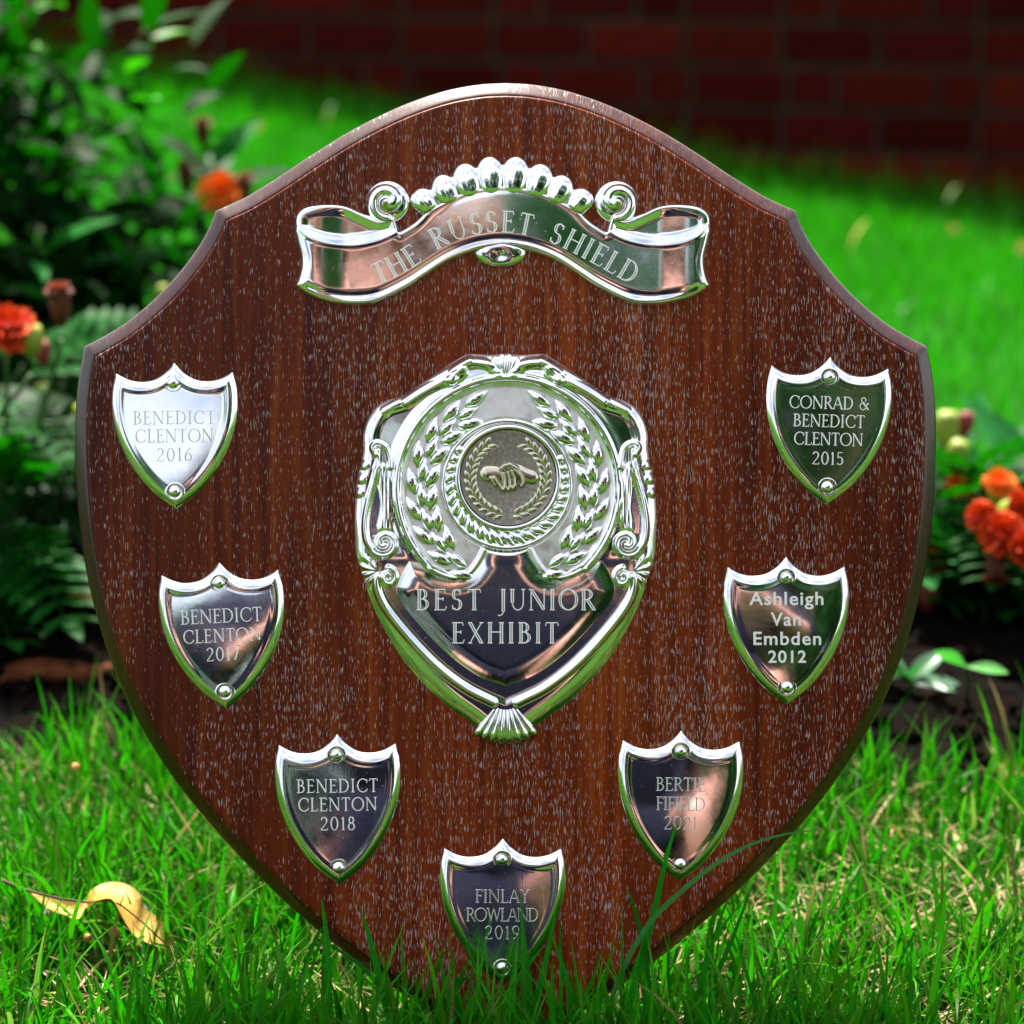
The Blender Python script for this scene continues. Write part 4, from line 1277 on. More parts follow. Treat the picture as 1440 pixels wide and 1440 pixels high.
def blossom(name, r, inner, edge_, seed, rings=5):
    g = random.Random(seed); V, F, C = [], [], []
    for k in range(rings):
        n_ = 12 - k * 2; rr = r * (1 - k * 0.19) * 1.0; zz = r * 0.12 * k; tilt_ = 0.15 + k * 0.24
        for i in range(n_):
            a = 2 * math.pi * (i + (k % 2) * .5) / n_ + g.uniform(-.12, .12)
            wv_ = rr * g.uniform(.34, .46); rr = r * (1 - k * 0.19) * g.uniform(.82, 1.1); b = len(V); nu, nv = 4, 5
            for u in range(nu + 1):
                for v in range(nv + 1):
                    fu = u / nu; fv = v / nv * 2 - 1
                    x = rr * (0.15 + 0.85 * fu) * math.cos(tilt_ * fu)
                    y = fv * wv_ * (0.25 + 0.75 * math.sin(fu * math.pi * 0.62))
                    z = zz + rr * 0.75 * fu * math.sin(tilt_) + rr * 0.20 * math.sin(fv * 6 + i * 2.1) * fu + g.uniform(-.02, .02) * rr - (rr * .22 * fu * fu if k == 0 else 0)
                    V.append((x * math.cos(a) - y * math.sin(a), x * math.sin(a) + y * math.cos(a), z))
                    t = max(0, (fu - 0.72) / 0.28) + 0.6 * max(0, abs(fv) - .75) / .25 * fu
                    t = min(1, t) * g.uniform(.4, 1)
                    C.append([inner[j] * (1 - t) + edge_[j] * t for j in range(3)])
            for u in range(nu):
                for v in range(nv):
                    q = b + u * (nv + 1) + v; F.append((q, q + nv + 1, q + nv + 2, q + 1))
    return mesh(name, V, F, M['petal'], True, np.array(C))
def calyx_mesh(name, r, L, mat):
    V, F = [], []; seg = 10
    pr = [(.12, 0), (.45, .08), (.8, .3), (1, .6), (.92, .85), (.75, 1.0)]
    for rr, z in pr:
        for i in range(seg): a = 2 * math.pi * i / seg; V.append((r * rr * math.cos(a), r * rr * math.sin(a), z * L - L))
    for k in range(len(pr) - 1):
        for i in range(seg): j = (i + 1) % seg; F.append((k * seg + i, k * seg + j, (k + 1) * seg + j, (k + 1) * seg + i))
    F.append(tuple((len(pr) - 1) * seg + i for i in range(seg)))
    return mesh(name, V, F, mat)
M['calyx'] = mat_plain('calyx_green', (0.22, 0.28, 0.03), 0.5)
M['dried'] = mat_plain('dried_head', (0.09, 0.035, 0.018), 0.85, 0.1, 300, 0.6, bump=0.001)
M['budred'] = mat_plain('bud_red', (0.18, 0.02, 0.018), 0.6)
cal = calyx_mesh('calyx', 0.006, 0.020, M['calyx'])
RED, ORG, YEL = (0.46, 0.006, 0.0005), (0.85, 0.11, 0.003), (0.9, 0.35, 0.02)

def marigold(label, base, heads, leaves_z, nleaf, spread, seed, group='marigold plants in the flower bed'):
    """heads: (world point, kind, radius, facing)"""
    g = random.Random(seed)
    base = Vector(base)
    t = thing('marigold_plant', label, 'flower', base, (0, 0, 0), group)
    for (p, kind, r, face) in heads:
        p = Vector(p) - base
        mid = p * 0.5 + Vector((g.uniform(-.015, .015), g.uniform(-.01, .01), 0.02))
        f = Vector(face).normalized()
        P = cr3([Vector((0, 0, 0)), mid, p - f * 0.022])
        link('stem', tube_mesh('stem', P, 0.0022, 0.0016, M['stem'], 6), t)
        rot = f.to_track_quat('Z', 'Y').to_euler()
        if kind in ('red', 'orange', 'yellow'):
            link('calyx', cal, t, p - f * 0.002, rot)
            inn, ed = {'red': (RED, ORG), 'orange': (ORG, YEL), 'yellow': (RED, YEL)}[kind]
            link('blossom', blossom('blossom', r, inn, ed, seed + int(r * 9999)), t, p, rot)
        elif kind == 'dry':
            link('dried_head', calyx_mesh('dried_head', r, r * 3.4, M['dried']), t, p + f * 0.01, rot)
            link('dried_head', blossom('dried_petals', r * 1.3, (0.05, 0.018, 0.01), (0.10, 0.04, 0.02), seed, 3).copy(), t, p + f * 0.01, rot)
        else:
            o = link('bud', calyx_mesh('bud', r, r * 3, M['budred'] if kind == 'budred' else M['calyx']), t, p + f * 0.01, rot)
    for k in range(nleaf):
        a = g.uniform(0, 6.28); zz = g.uniform(*leaves_z); rr = g.uniform(0.0, spread)
        p = Vector((math.cos(a) * rr, math.sin(a) * rr * 0.7, zz))
        dv = Vector((math.cos(a) + g.uniform(-.4, .4), math.sin(a) + g.uniform(-.4, .4), g.uniform(-.15, .75)))
        link('leaf', fm[k % 3], t, p, orient(dv, roll=g.uniform(-.6, .6)))
    for k in range(5):
        a = k * 1.3 + seed; P = [Vector((0, 0, 0)), Vector((math.cos(a) * spread * .4, math.sin(a) * spread * .3, leaves_z[1] * .5)), Vector((math.cos(a) * spread * .8, math.sin(a) * spread * .5, leaves_z[1] * .95))]
        link('stem', tube_mesh('stem', cr3(P), 0.0022, 0.001, M['stem'], 6), t)
    return t
def cr3(P):
    P = np.array([tuple(p) for p in P]); Q = np.vstack([2 * P[0] - P[1], P, 2 * P[-1] - P[-2]]); out = []
    for i in range(1, len(Q) - 2):
        for k in range(6):
            t = k / 6
            out.append(0.5 * ((2 * Q[i]) + (-Q[i - 1] + Q[i + 1]) * t + (2 * Q[i - 1] - 5 * Q[i] + 4 * Q[i + 1] - Q[i + 2]) * t * t + (-Q[i - 1] + 3 * Q[i] - 3 * Q[i + 1] + Q[i + 2]) * t ** 3))
    out.append(P[-1]); return np.array(out)
towards = (0.1, -0.75, 0.6)
marigold('marigold plant at the left edge with a ruffled orange-red bloom and a brown dried head', (-0.34, 1.47, 0.012),
         [(W(12, 462, 1.42), 'red', 0.0185, (0.2, -.5, .8)), (W(84, 430, 1.45), 'dry', 0.007, (0, 0, 1)), (W(60, 500, 1.5), 'budred', 0.006, (0, -.2, 1)), (W(45, 480, 1.42), 'bud', 0.007, (.1, -.1, 1))], (0.02, 0.115), 78, 0.085, 5)
marigold('feathery green marigold plant without blooms beside the shield on the left', (-0.285, 1.50, 0.012),
         [(W(115, 590, 1.45), 'bud', 0.005, (0, -.2, 1))], (0.02, 0.12), 40, 0.06, 9)
marigold('small orange marigold rising right of the shrub', (-0.235, 1.92, 0.012),
         [(W(312, 270, 1.9), 'orange', 0.020, towards), (W(262, 250, 1.95), 'dry', 0.007, (0, 0, 1)), (W(285, 190, 1.95), 'dry', 0.006, (0, 0, 1)), (W(345, 268, 1.9), 'dry', 0.006, (0, 0, 1))], (0.02, 0.22), 46, 0.06, 12)
marigold('marigold plant at the right edge with large red blooms', (0.335, 1.50, 0.012),
         [(W(1412, 748, 1.36), 'red', 0.0150, towards), (W(1408, 680, 1.42), 'orange', 0.0115, (0.1, -.5, .8)), (W(1378, 726, 1.37), 'red', 0.0105, (-.6, -.6, .4)), (W(1444, 770, 1.35), 'red', 0.012, (.4, -.7, .3)), (W(1436, 712, 1.38), 'red', 0.010, (.4, -.7, .3)), (W(1400, 790, 1.36), 'dry', 0.006, (0, -.3, -1))], (0.01, 0.075), 80, 0.085, 21)
marigold('marigold plant beside the shield on the right with small orange blooms and pale buds', (0.27, 1.52, 0.012),
         [(W(1309, 795, 1.45), 'yellow', 0.011, (-.2, -.8, .4)), (W(1350, 680, 1.5), 'orange', 0.010, (0, -.7, .6)), (W(1332, 600, 1.55), 'bud', 0.009, (0, 0, 1)), (W(1356, 600, 1.55), 'budred', 0.006, (0.2, 0, 1)), (W(1345, 640, 1.5), 'bud', 0.007, (.2, -.2, 1)), (W(1305, 840, 1.42), 'budred', 0.007, (-.1, -.2, 1))], (0.01, 0.070), 66, 0.075, 30)
marigold('low green plant in shade below the shrub', (-0.42, 1.66, 0.012), [(W(60, 560, 1.6), 'bud', 0.005, (0, 0, 1))], (0.01, 0.13), 55, 0.1, 41)
marigold('low feathery green plant behind the shield', (-0.14, 1.62, 0.012), [(W(230, 420, 1.7), 'bud', 0.005, (0, 0, 1))], (0.01, 0.12), 26, 0.07, 43)

# seedling with two pale leaves
sp = W(1357, 1015, 1.285); sp.z = 0.014
t = thing('seedling', 'young seedling with two pale smooth leaves on bare soil', 'seedling', sp)
M['cotyl'] = mat_leafy('seedling_leaf', (0.10, 0.34, 0.07), 0.35, 0.35, 0.4)
top = W(1358, 938, 1.27) - sp
link('stem', tube_mesh('stem', cr3([Vector((0, 0, 0)), top * 0.5 + Vector((.001, 0, 0)), top]), 0.0016, 0.0013, M['stem'], 8), t)
lc = leaf_mesh('leaf', 0.024, 0.0095, M['cotyl'], 0.25, 0.3, 10, 0.55)
link('leaf', lc, t, top, orient((-1, -0.25, 0.72), roll=0.9)); link('leaf', lc, t, top, orient((1, -0.2, 0.02), roll=0.35))
# low weed with grey-green leaves
wp = W(1278, 1010, 1.30); wp.z = 0.014
t = thing('weed', 'low grey-green leafy weed at the edge of the shield', 'weed', wp)
M['weed'] = mat_leafy('weed_leaf', (0.06, 0.15, 0.075), 0.2, 0.35, 0.5)
for dv, L in (((-1, -.3, .7), .034), ((.9, -.4, .15), .036), ((.2, -.5, .9), .028), ((-.6, .3, 1), .03), ((.7, .3, .75), .03), ((-1, 0, .2), .028), ((.5, -.8, .35), .03)):
    link('leaf', leaf_mesh('leaf', L, 0.013, M['weed'], 0.5, 0.35, 8, 0.45), t, (0, 0, 0.008), orient(dv, roll=0.3))
link('stem', tube_mesh('stem', [Vector((0, 0, 0)), Vector((0, 0, 0.006)), Vector((0, 0, 0.012))], 0.0018, 0.0012, M['stem'], 6), t)

# ------------------------------------------------------------------ fallen leaves, bark and berries
def sheet_leaf(name, label, up, lo, tone_u, tone_l, d_u, d_l, cup=0.003, n=34, m=9, stalk=None, cat='leaf', curlamp=0.0, drop=0.0):
    U = resample(cr(up, 8), n); Lw = resample(cr(lo, 8), n)
    V, F, C = [], [], []
    rg = random.Random(len(label))
    for i in range(n):
        du = np.interp(i / (n - 1), np.linspace(0, 1, len(d_u)), d_u); dl = np.interp(i / (n - 1), np.linspace(0, 1, len(d_l)), d_l)
        a = W(*U[i], du); b = W(*Lw[i], dl)
        for j in range(m):
            f = j / (m - 1)
            p = a.lerp(b, f); p.z += -cup * math.sin(math.pi * f) + curlamp * math.sin(i * 0.5 + f * 2)
            p.y += cup * 0.6 * math.sin(math.pi * f)
            V.append(tuple(p))
            k = rg.uniform(.85, 1.1) * (0.72 if j in (0,) else 1)
            s_ = i / (n - 1)
            C.append([((1 - s_) * tone_u[q] + s_ * tone_l[q]) * k for q in range(3)])
    for i in range(n - 1):
        for j in range(m - 1):
            q = i * m + j; F.append((q, q + 1, q + m + 1, q + m))
    base = Vector(V[len(V) // 2])
    V = [tuple(Vector(v_) - base) for v_ in V]
    return V, F, C, base
t1 = sheet_leaf('a', 'x', [(42, 1252), (75, 1262), (100, 1266), (124, 1266)], [(43, 1255), (62, 1274), (88, 1286), (110, 1292), (120, 1276)],
                (0.50, 0.32, 0.08), (0.52, 0.36, 0.10), [.985, .985], [.975, .975], 0.002)
t2 = sheet_leaf('b', 'yy', [(122, 1268), (128, 1252), (150, 1241), (178, 1243), (197, 1258), (204, 1278), (224, 1290), (240, 1309), (245, 1325), (241, 1333)],
                [(122, 1271), (134, 1267), (153, 1263), (163, 1272), (174, 1294), (190, 1316), (206, 1325), (224, 1332), (233, 1334), (240, 1334)],
                (0.56, 0.27, 0.02), (0.54, 0.38, 0.12), [.99, 1.0, .99, .985, .98], [.975, .965, .965, .965, .975], 0.004)
fleaf = thing('fallen_leaf', 'curled pale yellow leaf with a thin stalk lying in the grass at lower left', 'leaf', t2[3])
for T_ in (t1, t2):
    me = mesh('blade', [tuple(Vector(v_) + T_[3] - t2[3]) for v_ in T_[0]], T_[1], M['dryleaf'], True, np.array(T_[2]))
    link('blade', me, fleaf)
P = [W(4, 1238, .99), W(25, 1247, .988), W(45, 1254, .984), W(85, 1264, .981), W(124, 1269, .978), W(150, 1266, .972), W(170, 1272, .97), W(200, 1296, .968), W(232, 1326, .968)]
link('stalk', tube_mesh('stalk', np.array([tuple(p + Vector((0, -.0012, .0006)) - t2[3]) for p in P]), 0.0008, 0.0003, M['twig'], 6), fleaf)
t3 = sheet_leaf('c', 'zzz', [(0, 1424), (30, 1416), (58, 1400), (90, 1404), (118, 1414)], [(0, 1432), (30, 1432), (60, 1430), (90, 1426), (118, 1417)],
                (0.20, 0.075, 0.015), (0.34, 0.15, 0.03), [.95, .95], [.94, .94], 0.002)
o = link('fallen_leaf', mesh('fallen_leaf', t3[0], t3[1], M['dryleaf'], True, np.array(t3[2])), None, t3[3])
tag(o, 'dull brown leaf half buried in grass in the bottom left corner', 'leaf')
t4 = sheet_leaf('d', 'zz', [(1345, 1092), (1370, 1082), (1400, 1070), (1425, 1068), (1450, 1072)], [(1345, 1096), (1372, 1100), (1400, 1098), (1425, 1092), (1450, 1088)],
                (0.42, 0.16, 0.02), (0.40, 0.20, 0.04), [1.20, 1.20], [1.19, 1.19], 0.003)
tag(link('fallen_leaf', mesh('fallen_leaf', t4[0], t4[1], M['dryleaf'], True, np.array(t4[2])), None, t4[3]), 'orange-brown leaf on the soil at the right edge behind the grass', 'leaf')
t5 = sheet_leaf('e', 'z', [(96, 834), (112, 830), (128, 834), (142, 842)], [(98, 838), (112, 846), (128, 850), (141, 848)],
                (0.45, 0.36, 0.10), (0.55, 0.40, 0.16), [1.42, 1.42], [1.41, 1.41], 0.002)
tag(link('fallen_leaf', mesh('fallen_leaf', t5[0], t5[1], M['dryleaf'], True, np.array(t5[2])), None, t5[3]), 'small tan leaf caught between plants left of the shield', 'leaf')
# bark slabs and scraps on the soil
def slab(name, label, p0, p1, wd, th_, tone, cat, seed):
    g = random.Random(seed); a, b = Vector(p0), Vector(p1); d = b - a; L = d.length; V, F = [], []
    n_, m_ = 14, 8
    for i in range(n_ + 1):
        u = i / n_
        for j in range(m_):
            an = 2 * math.pi * j / m_
            e = math.sin(math.pi * min(1, max(0, u * 1.0)) ** 1.0) ** 0.35 if 0 < u < 1 else 0.15
            V.append((u * L - L / 2, math.cos(an) * wd / 2 * e + g.uniform(-1, 1) * wd * .06, math.sin(an) * th_ / 2 * e + g.uniform(-1, 1) * th_ * .12 + th_ * .3 * math.sin(u * 5)))
    for i in range(n_):
        for j in range(m_): k = (j + 1) % m_; F.append((i * m_ + j, i * m_ + k, (i + 1) * m_ + k, (i + 1) * m_ + j))
    F += [tuple(range(m_))[::-1], tuple(n_ * m_ + j for j in range(m_))]
    me = mesh(name, V, F, mat_plain(name + '_colour', tone, 0.85, 0.1, 150, 0.6, bump=.002))
    o = link(name, me, None, (a + b) / 2, (0, -math.atan2(d.z, math.hypot(d.x, d.y)), math.atan2(d.y, d.x)))
    return tag(o, label, cat)
slab('bark_piece', 'long dark brown piece of bark lying on the soil left of the shield', W(-20, 960, 1.33), W(165, 935, 1.34), 0.030, 0.012, (0.075, 0.022, 0.007), 'bark', 1)
slab('bark_piece', 'small orange-brown bark chip on the soil at right near the weed', W(1215, 1032, 1.25), W(1245, 1030, 1.25), 0.008, 0.005, (0.35, 0.12, 0.03), 'bark', 2)
slab('bark_piece', 'pale tan bark chip under the red marigold', W(1380, 905, 1.40), W(1425, 895, 1.40), 0.014, 0.006, (0.40, 0.26, 0.15), 'bark', 3)
slab('bark_piece', 'pinkish bark chip under the marigold at the right edge', W(1420, 935, 1.38), W(1455, 930, 1.38), 0.014, 0.007, (0.32, 0.16, 0.10), 'bark', 4)
slab('bark_piece', 'upright rusty dead leaf scrap beside the weed', W(1262, 1008, 1.29), W(1262, 965, 1.31), 0.010, 0.003, (0.22, 0.06, 0.02), 'bark', 5)
slab('bark_piece', 'thin brown bark chip at the foot of the right marigolds', W(1225, 1075, 1.20), W(1262, 1082, 1.20), 0.009, 0.004, (0.16, 0.06, 0.025), 'bark', 6)
def berry(px, py, d, r, label, tone):
    V, F = [], []; g = random.Random(int(px)); s_ = 14
    for k in range(9):
        a = math.pi * k / 8
        for i in range(s_):
            t = 2 * math.pi * i / s_; rr = r * math.sin(a) * (1 + .06 * math.sin(3 * t))
            V.append((rr * math.cos(t), rr * math.sin(t), r * math.cos(a) * (0.9 if k else 1.1)))
    for k in range(8):
        for i in range(s_): j = (i + 1) % s_; F.append((k * s_ + i, (k + 1) * s_ + i, (k + 1) * s_ + j, k * s_ + j))
    o = link('berry', mesh('berry', V, F, mat_plain('berry_skin', tone, 0.4, 0.5, 400, 0.4)), None, W(px, py, d), (0.5, 0.4, 0))
    tag(o, label, 'berry')
berry(106, 1079, 1.13, 0.0023, 'tiny orange-tan berry in the grass left of the shield', (0.60, 0.24, 0.06))
berry(161, 1311, 0.985, 0.0026, 'round tan berry under the curled yellow leaf, right one of two', (0.50, 0.24, 0.07))
berry(124, 1319, 0.98, 0.0021, 'small brown berry under the curled yellow leaf, left one of two', (0.40, 0.17, 0.06))
P = [W(70, 1376, .965), W(100, 1360, .968), W(130, 1340, .972), W(155, 1322, .977)]
tag(link('twig', tube_mesh('twig', np.array([tuple(p) for p in P]), 0.0006, 0.0004, M['twig'], 6)), 'thin dark twig in the grass below the curled yellow leaf', 'twig')
P = [W(118, 1412, .95), W(160, 1400, .955), W(190, 1385, .96), W(216, 1370, .965)]
tag(link('twig', tube_mesh('twig', np.array([tuple(p) for p in P]), 0.0006, 0.0004, M['twig'], 6)), 'thin dark twig beside the brown leaf near the bottom edge', 'twig')
# pale fallen things on the far lawn
for px, py, d, L, wd, tone, lab in ((1196, 333, 2.55, 0.045, 0.012, (0.55, 0.50, 0.12), 'yellow leaf standing on the far lawn at right'),
                                    (460, 160, 3.3, 0.03, 0.022, (0.35, 0.50, 0.35), 'pale leaf on the far lawn left of the shield'),
                                    (352, 172, 3.1, 0.02, 0.016, (0.50, 0.40, 0.06), 'small yellow leaf on the far lawn near the shrub'),
                                    (1428, 342, 2.5, 0.018, 0.012, (0.50, 0.40, 0.08), 'small yellow leaf on the far lawn at the right edge'),
                                    (1334, 318, 2.6, 0.012, 0.010, (0.45, 0.35, 0.08), 'tiny yellow fleck of leaf on the far lawn'),
                                    (1332, 275, 2.9, 0.03, 0.010, (0.30, 0.42, 0.20), 'pale grass leaf by the wall foot at right')):
    me = leaf_mesh('fallen_leaf', L, wd, M['dryleaf'], 0.5, 0.3, 8, 0.5, tone=tone)
    p = W(px, py, d); p.z -= L * 0.4
    tag(link('fallen_leaf', me, None, p, orient((0.12, -0.35, 1) if L > .028 else (1, -.5, .5), roll=1.2)), lab, 'leaf')

# ------------------------------------------------------------------ behind the camera: photographer, trees and hedge (seen in the silver)
M['skin'] = mat_plain('skin', (0.36, 0.175, 0.145), 0.5, 0.4, 30, 0.1)
M['navy'] = mat_plain('navy_cloth', (0.003, 0.004, 0.014), 0.85, 0.15, 200, 0.3)
M['jeans'] = mat_plain('dark_jeans', (0.004, 0.005, 0.014), 0.85, 0.1, 200, 0.3)
M['hair'] = mat_plain('brown_hair', (0.10, 0.045, 0.02), 0.6, 0.3, 150, 0.4)
M['black'] = mat_plain('camera_black', (0.012, 0.012, 0.013), 0.4, 0.4)
M['glass'] = mat_plain('lens_glass', (0.01, 0.01, 0.02), 0.05, 0.8)
person = thing('person', 'person in navy clothes kneeling on the lawn and aiming a camera at the trophy', 'person', (0, -0.45, 0))
def skin(name, verts, edges, radii, mat, root=0, sub=2, parent=person):
    me = bpy.data.meshes.new(name)
    me.from_pydata([Vector(v_) - Vector((0, -0.45, 0)) for v_ in verts], edges, [])
    me.materials.append(mat)
    o = link(name, me, parent)
    mo = o.modifiers.new('skin', 'SKIN'); mo.use_smooth_shade = True
    for i, r in enumerate(radii):
        me.skin_vertices[0].data[i].radius = (r, r) if not isinstance(r, tuple) else r
        me.skin_vertices[0].data[i].use_root = (i == root)
    o.modifiers.new('sub', 'SUBSURF').render_levels = sub
    o.modifiers['sub'].levels = 1
    return o
Vt = [(0, -.62, .24), (0, -.56, .40), (0, -.47, .53), (0, -.42, .60), (0, -.36, .66),                       # pelvis, waist, chest, neck base, neck
      (-0.07, -.315, .75), (-0.09, -.30, .83),                                                                     # head
      (.21, -.42, .57), (.32, -.33, .44), (.145, -.12, .475), (.088, -.085, .49),                              # right arm to the wrist, palm
      (-.22, -.42, .58), (-.385, -.33, .42), (-.145, -.10, .455), (-.085, -.06, .468),
      (.10, -.58, .22), (.20, -.21, .30), (.20, -.30, .05), (.21, -.18, .035),                                     # legs folded
      (-.10, -.60, .20), (-.22, -.22, .15), (-.20, -.60, .06), (-.20, -.74, .05)]
E = [(0, 1), (1, 2), (2, 3), (3, 4), (4, 5), (5, 6), (2, 7), (7, 8), (8, 9), (9, 10), (2, 11), (11, 12), (12, 13), (13, 14),
     (0, 15), (15, 16), (16, 17), (17, 18), (0, 19), (19, 20), (20, 21), (21, 22)]
Rr = [.165, .155, .165, .065, .055, .088, .072, .058, .042, .026, .034, .058, .042, .026, .034, .085, .06, .045, .035, .085, .06, .045, .035]
# fingers curl round the camera body (right) and cup the lens (left)
for s_, (c_, dirs) in ((1, ((.088, -.085, .49), [(-.030, .012, .030), (-.034, .014, .012), (-.034, .012, -.006), (-.028, .010, -.022)])),
                       (-1, ((-.085, -.06, .468), [(.030, .022, .006), (.036, .012, -.002), (.036, -.002, -.006), (.030, -.014, -.006)]))):
    root_i = 10 if s_ == 1 else 14
    for j, d in enumerate(dirs):
        a = Vector(c_) + Vector(d) * 0.7 + Vector((0, 0, 0)); b = Vector(c_) + Vector(d) * 1.35 + Vector((0, .006, 0)); e_ = b + Vector((-.012 * s_, .004, -.008 if s_ == 1 else .008))
        k = len(Vt); Vt += [tuple(a), tuple(b), tuple(e_)]; E += [(root_i, k), (k, k + 1), (k + 1, k + 2)]; Rr += [.0095, .0088, .008]
    k = len(Vt); th_ = Vector(c_) + Vector((-.012 * s_, -.028, .012)); Vt += [tuple(th_), tuple(th_ + Vector((-.022 * s_, -.002, .006)))]; E += [(root_i, k), (k, k + 1)]; Rr += [.011, .010]
skin('body', Vt, E, Rr, M['skin'])
skin('jacket', Vt[0:4] + [Vt[7], Vt[8], (.29, -.295, .446), Vt[11], Vt[12], (-.265, -.225, .437)], [(0, 1), (1, 2), (2, 3), (2, 4), (4, 5), (5, 6), (2, 7), (7, 8), (8, 9)],
     [.195, .195, .205, .085, .088, .074, .062, .105, .105, .080], M['navy'])
skin('shorts', [Vt[0], Vt[15], (.13, -.40, .262), Vt[19], (-.205, -.30, .168)], [(0, 1), (1, 2), (0, 3), (3, 4)],
     [.20, .125, .10, .15, .115], M['jeans'])
skin('hair', [(-.09, -.375, .83), (-.09, -.345, .885), (-.09, -.30, .875), (-.07, -.40, .76), (-.04, -.40, .69)], [(0, 1), (1, 2), (0, 3), (3, 4)], [.088, .07, .06, .075, .05], M['hair'])
# face: nose, ears, eyes, mouth
def ball(name, c, r, mat, sc=(1, 1, 1)):
    bm = bmesh.new(); bmesh.ops.create_uvsphere(bm, u_segments=14, v_segments=10, radius=r)
    me = bpy.data.meshes.new(name); bm.to_mesh(me); bm.free(); me.materials.append(mat)
    me.polygons.foreach_set('use_smooth', [True] * len(me.polygons))
    return link(name, me, person, Vector(c) - Vector((0, -0.45, 0)), None, sc)
ball('nose', (-.09, -.215, .795), .016, M['skin'], (.8, 1.2, 1.3)); ball('ear', (-.002, -.315, .80), .024, M['skin'], (.35, .7, 1.2)); ball('ear', (-.178, -.315, .80), .024, M['skin'], (.35, .7, 1.2))
M['eye'] = mat_plain('eye', (.05, .03, .02), .2); M['lip'] = mat_plain('lip', (.45, .12, .10), .5)
ball('eye', (-.058, -.232, .82), .010, M['eye']); ball('eye', (-.122, -.232, .82), .010, M['eye']); ball('mouth', (-.085, -.228, .758), .016, M['lip'], (1.3, .5, .35))

cb = thing('hand_camera', 'black camera with a long lens held by the kneeling person', 'camera', (0, 0, CAMH), (R(90) - TILT, 0, 0))
def lathe(name, pr, mat, parent, seg=36):
    V, F = [], []
    for r, z in pr:
        for i in range(seg): a = 2 * math.pi * i / seg; V.append((r * math.cos(a), r * math.sin(a), z))
    for k in range(len(pr) - 1):
        for i in range(seg): j = (i + 1) % seg; F.append((k * seg + i, k * seg + j, (k + 1) * seg + j, (k + 1) * seg + i))
    return link(name, mesh(name, V, F, mat), parent)
lathe('lens', [(.026, .016), (.031, .012), (.033, .014), (.034, .03), (.032, .031), (.032, .05), (.036, .052), (.036, .075), (.031, .078), (.031, .098)], M['black'], cb)
lathe('front_glass', [(.0005, .0195), (.013, .0205), (.0255, .024)], M['glass'], cb)
bm = bmesh.new(); bmesh.ops.create_cube(bm, size=1)
bmesh.ops.scale(bm, vec=(.135, .082, .045), verts=bm.verts); bmesh.ops.translate(bm, vec=(0, 0, .121), verts=bm.verts)
bmesh.ops.bevel(bm, geom=bm.edges[:], offset=.010, segments=3, affect='EDGES')
me = bpy.data.meshes.new('camera_body'); bm.to_mesh(me); bm.free(); me.materials.append(M['black']); link('camera_body', me, cb)
bm = bmesh.new(); bmesh.ops.create_cone(bm, segments=4, radius1=.042, radius2=.022, depth=.03, cap_ends=True)
bmesh.ops.rotate(bm, matrix=Matrix.Rotation(R(45), 3, 'Z') , verts=bm.verts); bmesh.ops.rotate(bm, matrix=Matrix.Rotation(R(-90), 3, 'X'), verts=bm.verts)
bmesh.ops.translate(bm, vec=(0, .052, .118), verts=bm.verts)
me = bpy.data.meshes.new('viewfinder'); bm.to_mesh(me); bm.free(); me.materials.append(M['black']); link('viewfinder', me, cb)

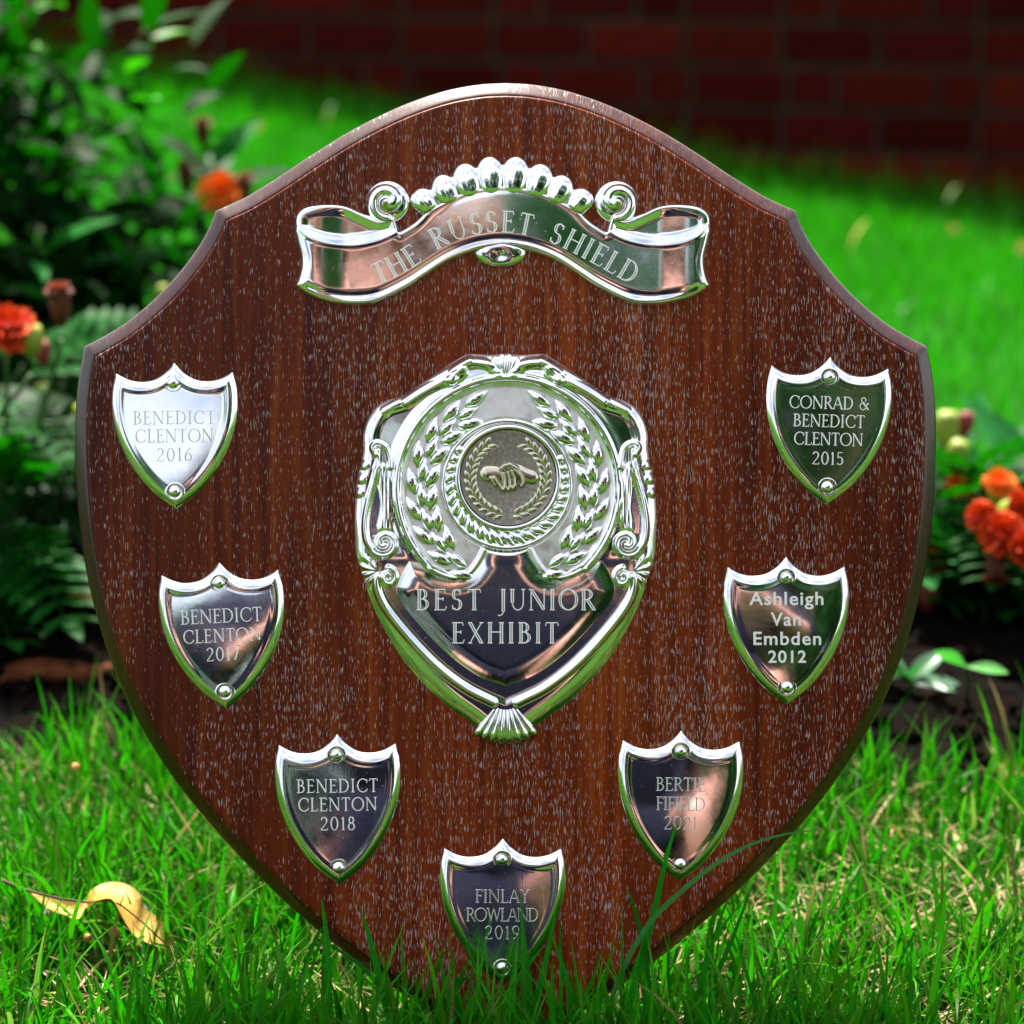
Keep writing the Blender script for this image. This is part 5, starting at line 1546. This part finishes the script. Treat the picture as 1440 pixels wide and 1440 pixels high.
# trees
M['bark'] = mat_plain('tree_bark', (0.05, 0.035, 0.022), 0.9, 0.1, 12, 0.4, bump=0.01)
M['crown'] = mat_leafy('tree_leaf', (0.010, 0.045, 0.010), 0.15, 0.6, 0.1)
def tree(loc, H, Rc, label, seed, ncl=60, per=70, low=0.28):
    g = np.random.default_rng(seed)
    t = thing('tree', label, 'tree', loc, (0, 0, 0), 'trees across the lawn')
    P = np.array([(0, 0, 0), (.05, .02, H * .2), (0, .05, H * .45), (.06, 0, H * .75)])
    link('trunk', tube_mesh('trunk', P, H * .035, H * .012, M['bark'], 10), t)
    for k in range(6):
        a = k * 1.1 + seed; z = H * (.25 + .08 * k)
        link('limb', tube_mesh('limb', [(0, 0, z), (math.cos(a) * Rc * .35, math.sin(a) * Rc * .35, z + H * .08), (math.cos(a) * Rc * .75, math.sin(a) * Rc * .75, z + H * .14)], H * .012, H * .004, M['bark'], 6), t)
    c = g.normal(0, 1, (ncl, 3)); c /= np.linalg.norm(c, axis=1, keepdims=True); c *= g.uniform(.35, 1, (ncl, 1)) ** .5
    c *= np.array([Rc, Rc, H * (1 - low) / 2]); c[:, 2] += H * (low + (1 - low) / 2)
    n_ = ncl * per
    p = np.repeat(c, per, 0) + g.normal(0, Rc * .12, (n_, 3))
    s_ = g.uniform(.03, .075, n_) * (H / 4) ** .5
    a = g.normal(0, 1, (n_, 3)); a /= np.linalg.norm(a, axis=1, keepdims=True)
    b = np.cross(a, g.normal(0, 1, (n_, 3))); b /= np.linalg.norm(b, axis=1, keepdims=True)
    q = np.stack([p - a * s_[:, None], p + b * s_[:, None] * .5, p + a * s_[:, None], p - b * s_[:, None] * .5], 1)
    link('crown', mesh('crown', q.reshape(-1, 3), np.arange(n_ * 4).reshape(-1, 4), M['crown'], False), t)
tree((1.1, -4.6, 0), 4.2, 1.35, 'broad dark tree standing behind the photographer', 1, low=.03, ncl=260)
tree((3.4, -4.2, 0), 4.8, 1.7, 'tall dark tree far over on the side of the red marigolds', 2, low=.03, ncl=260)
tree((2.0, -7.2, 0), 4.6, 1.6, 'slim dark tree deeper in the garden', 3, low=.03, ncl=220)
tree((-4.0, -6.5, 0), 3.4, 1.5, 'smaller tree on the shrub side of the garden', 4, low=.1)
def hedge(x0, x1, y, H, D, label, seed):
    g = np.random.default_rng(seed); n_ = int((x1 - x0) * H * 1300)
    t = thing('hedge', label, 'hedge', ((x0 + x1) / 2, y, 0))  # stands out of view, raised to darken the mirroring plates
    p = np.c_[g.uniform(x0 - (x0 + x1) / 2, x1 - (x0 + x1) / 2, n_), g.uniform(-D / 2, D / 2, n_), g.uniform(0.02, H, n_) + .1 * np.sin(g.uniform(0, 6, n_))]
    s_ = g.uniform(.03, .07, n_); a = g.normal(0, 1, (n_, 3)); a /= np.linalg.norm(a, axis=1, keepdims=True)
    b = np.cross(a, g.normal(0, 1, (n_, 3))); b /= np.linalg.norm(b, axis=1, keepdims=True)
    q = np.stack([p - a * s_[:, None], p + b * s_[:, None] * .6, p + a * s_[:, None], p - b * s_[:, None] * .6], 1)
    link('foliage', mesh('foliage', q.reshape(-1, 3), np.arange(n_ * 4).reshape(-1, 4), M['crown'], False), t)
    for k in range(int((x1 - x0) / .6)):
        xx = x0 + .3 + k * .6 - (x0 + x1) / 2
        link('stem', tube_mesh('stem', [(xx, 0, 0), (xx + .05, .02, H * .4), (xx, 0, H * .8)], .03, .012, M['bark'], 6), t)
hedge(-6.0, 6.0, -8.8, 3.1, 0.8, 'clipped dark hedge closing the garden behind the photographer, raised to darken the mirroring plates', 9)  # out of view; height shaped so the left plates mirror dark, not sky
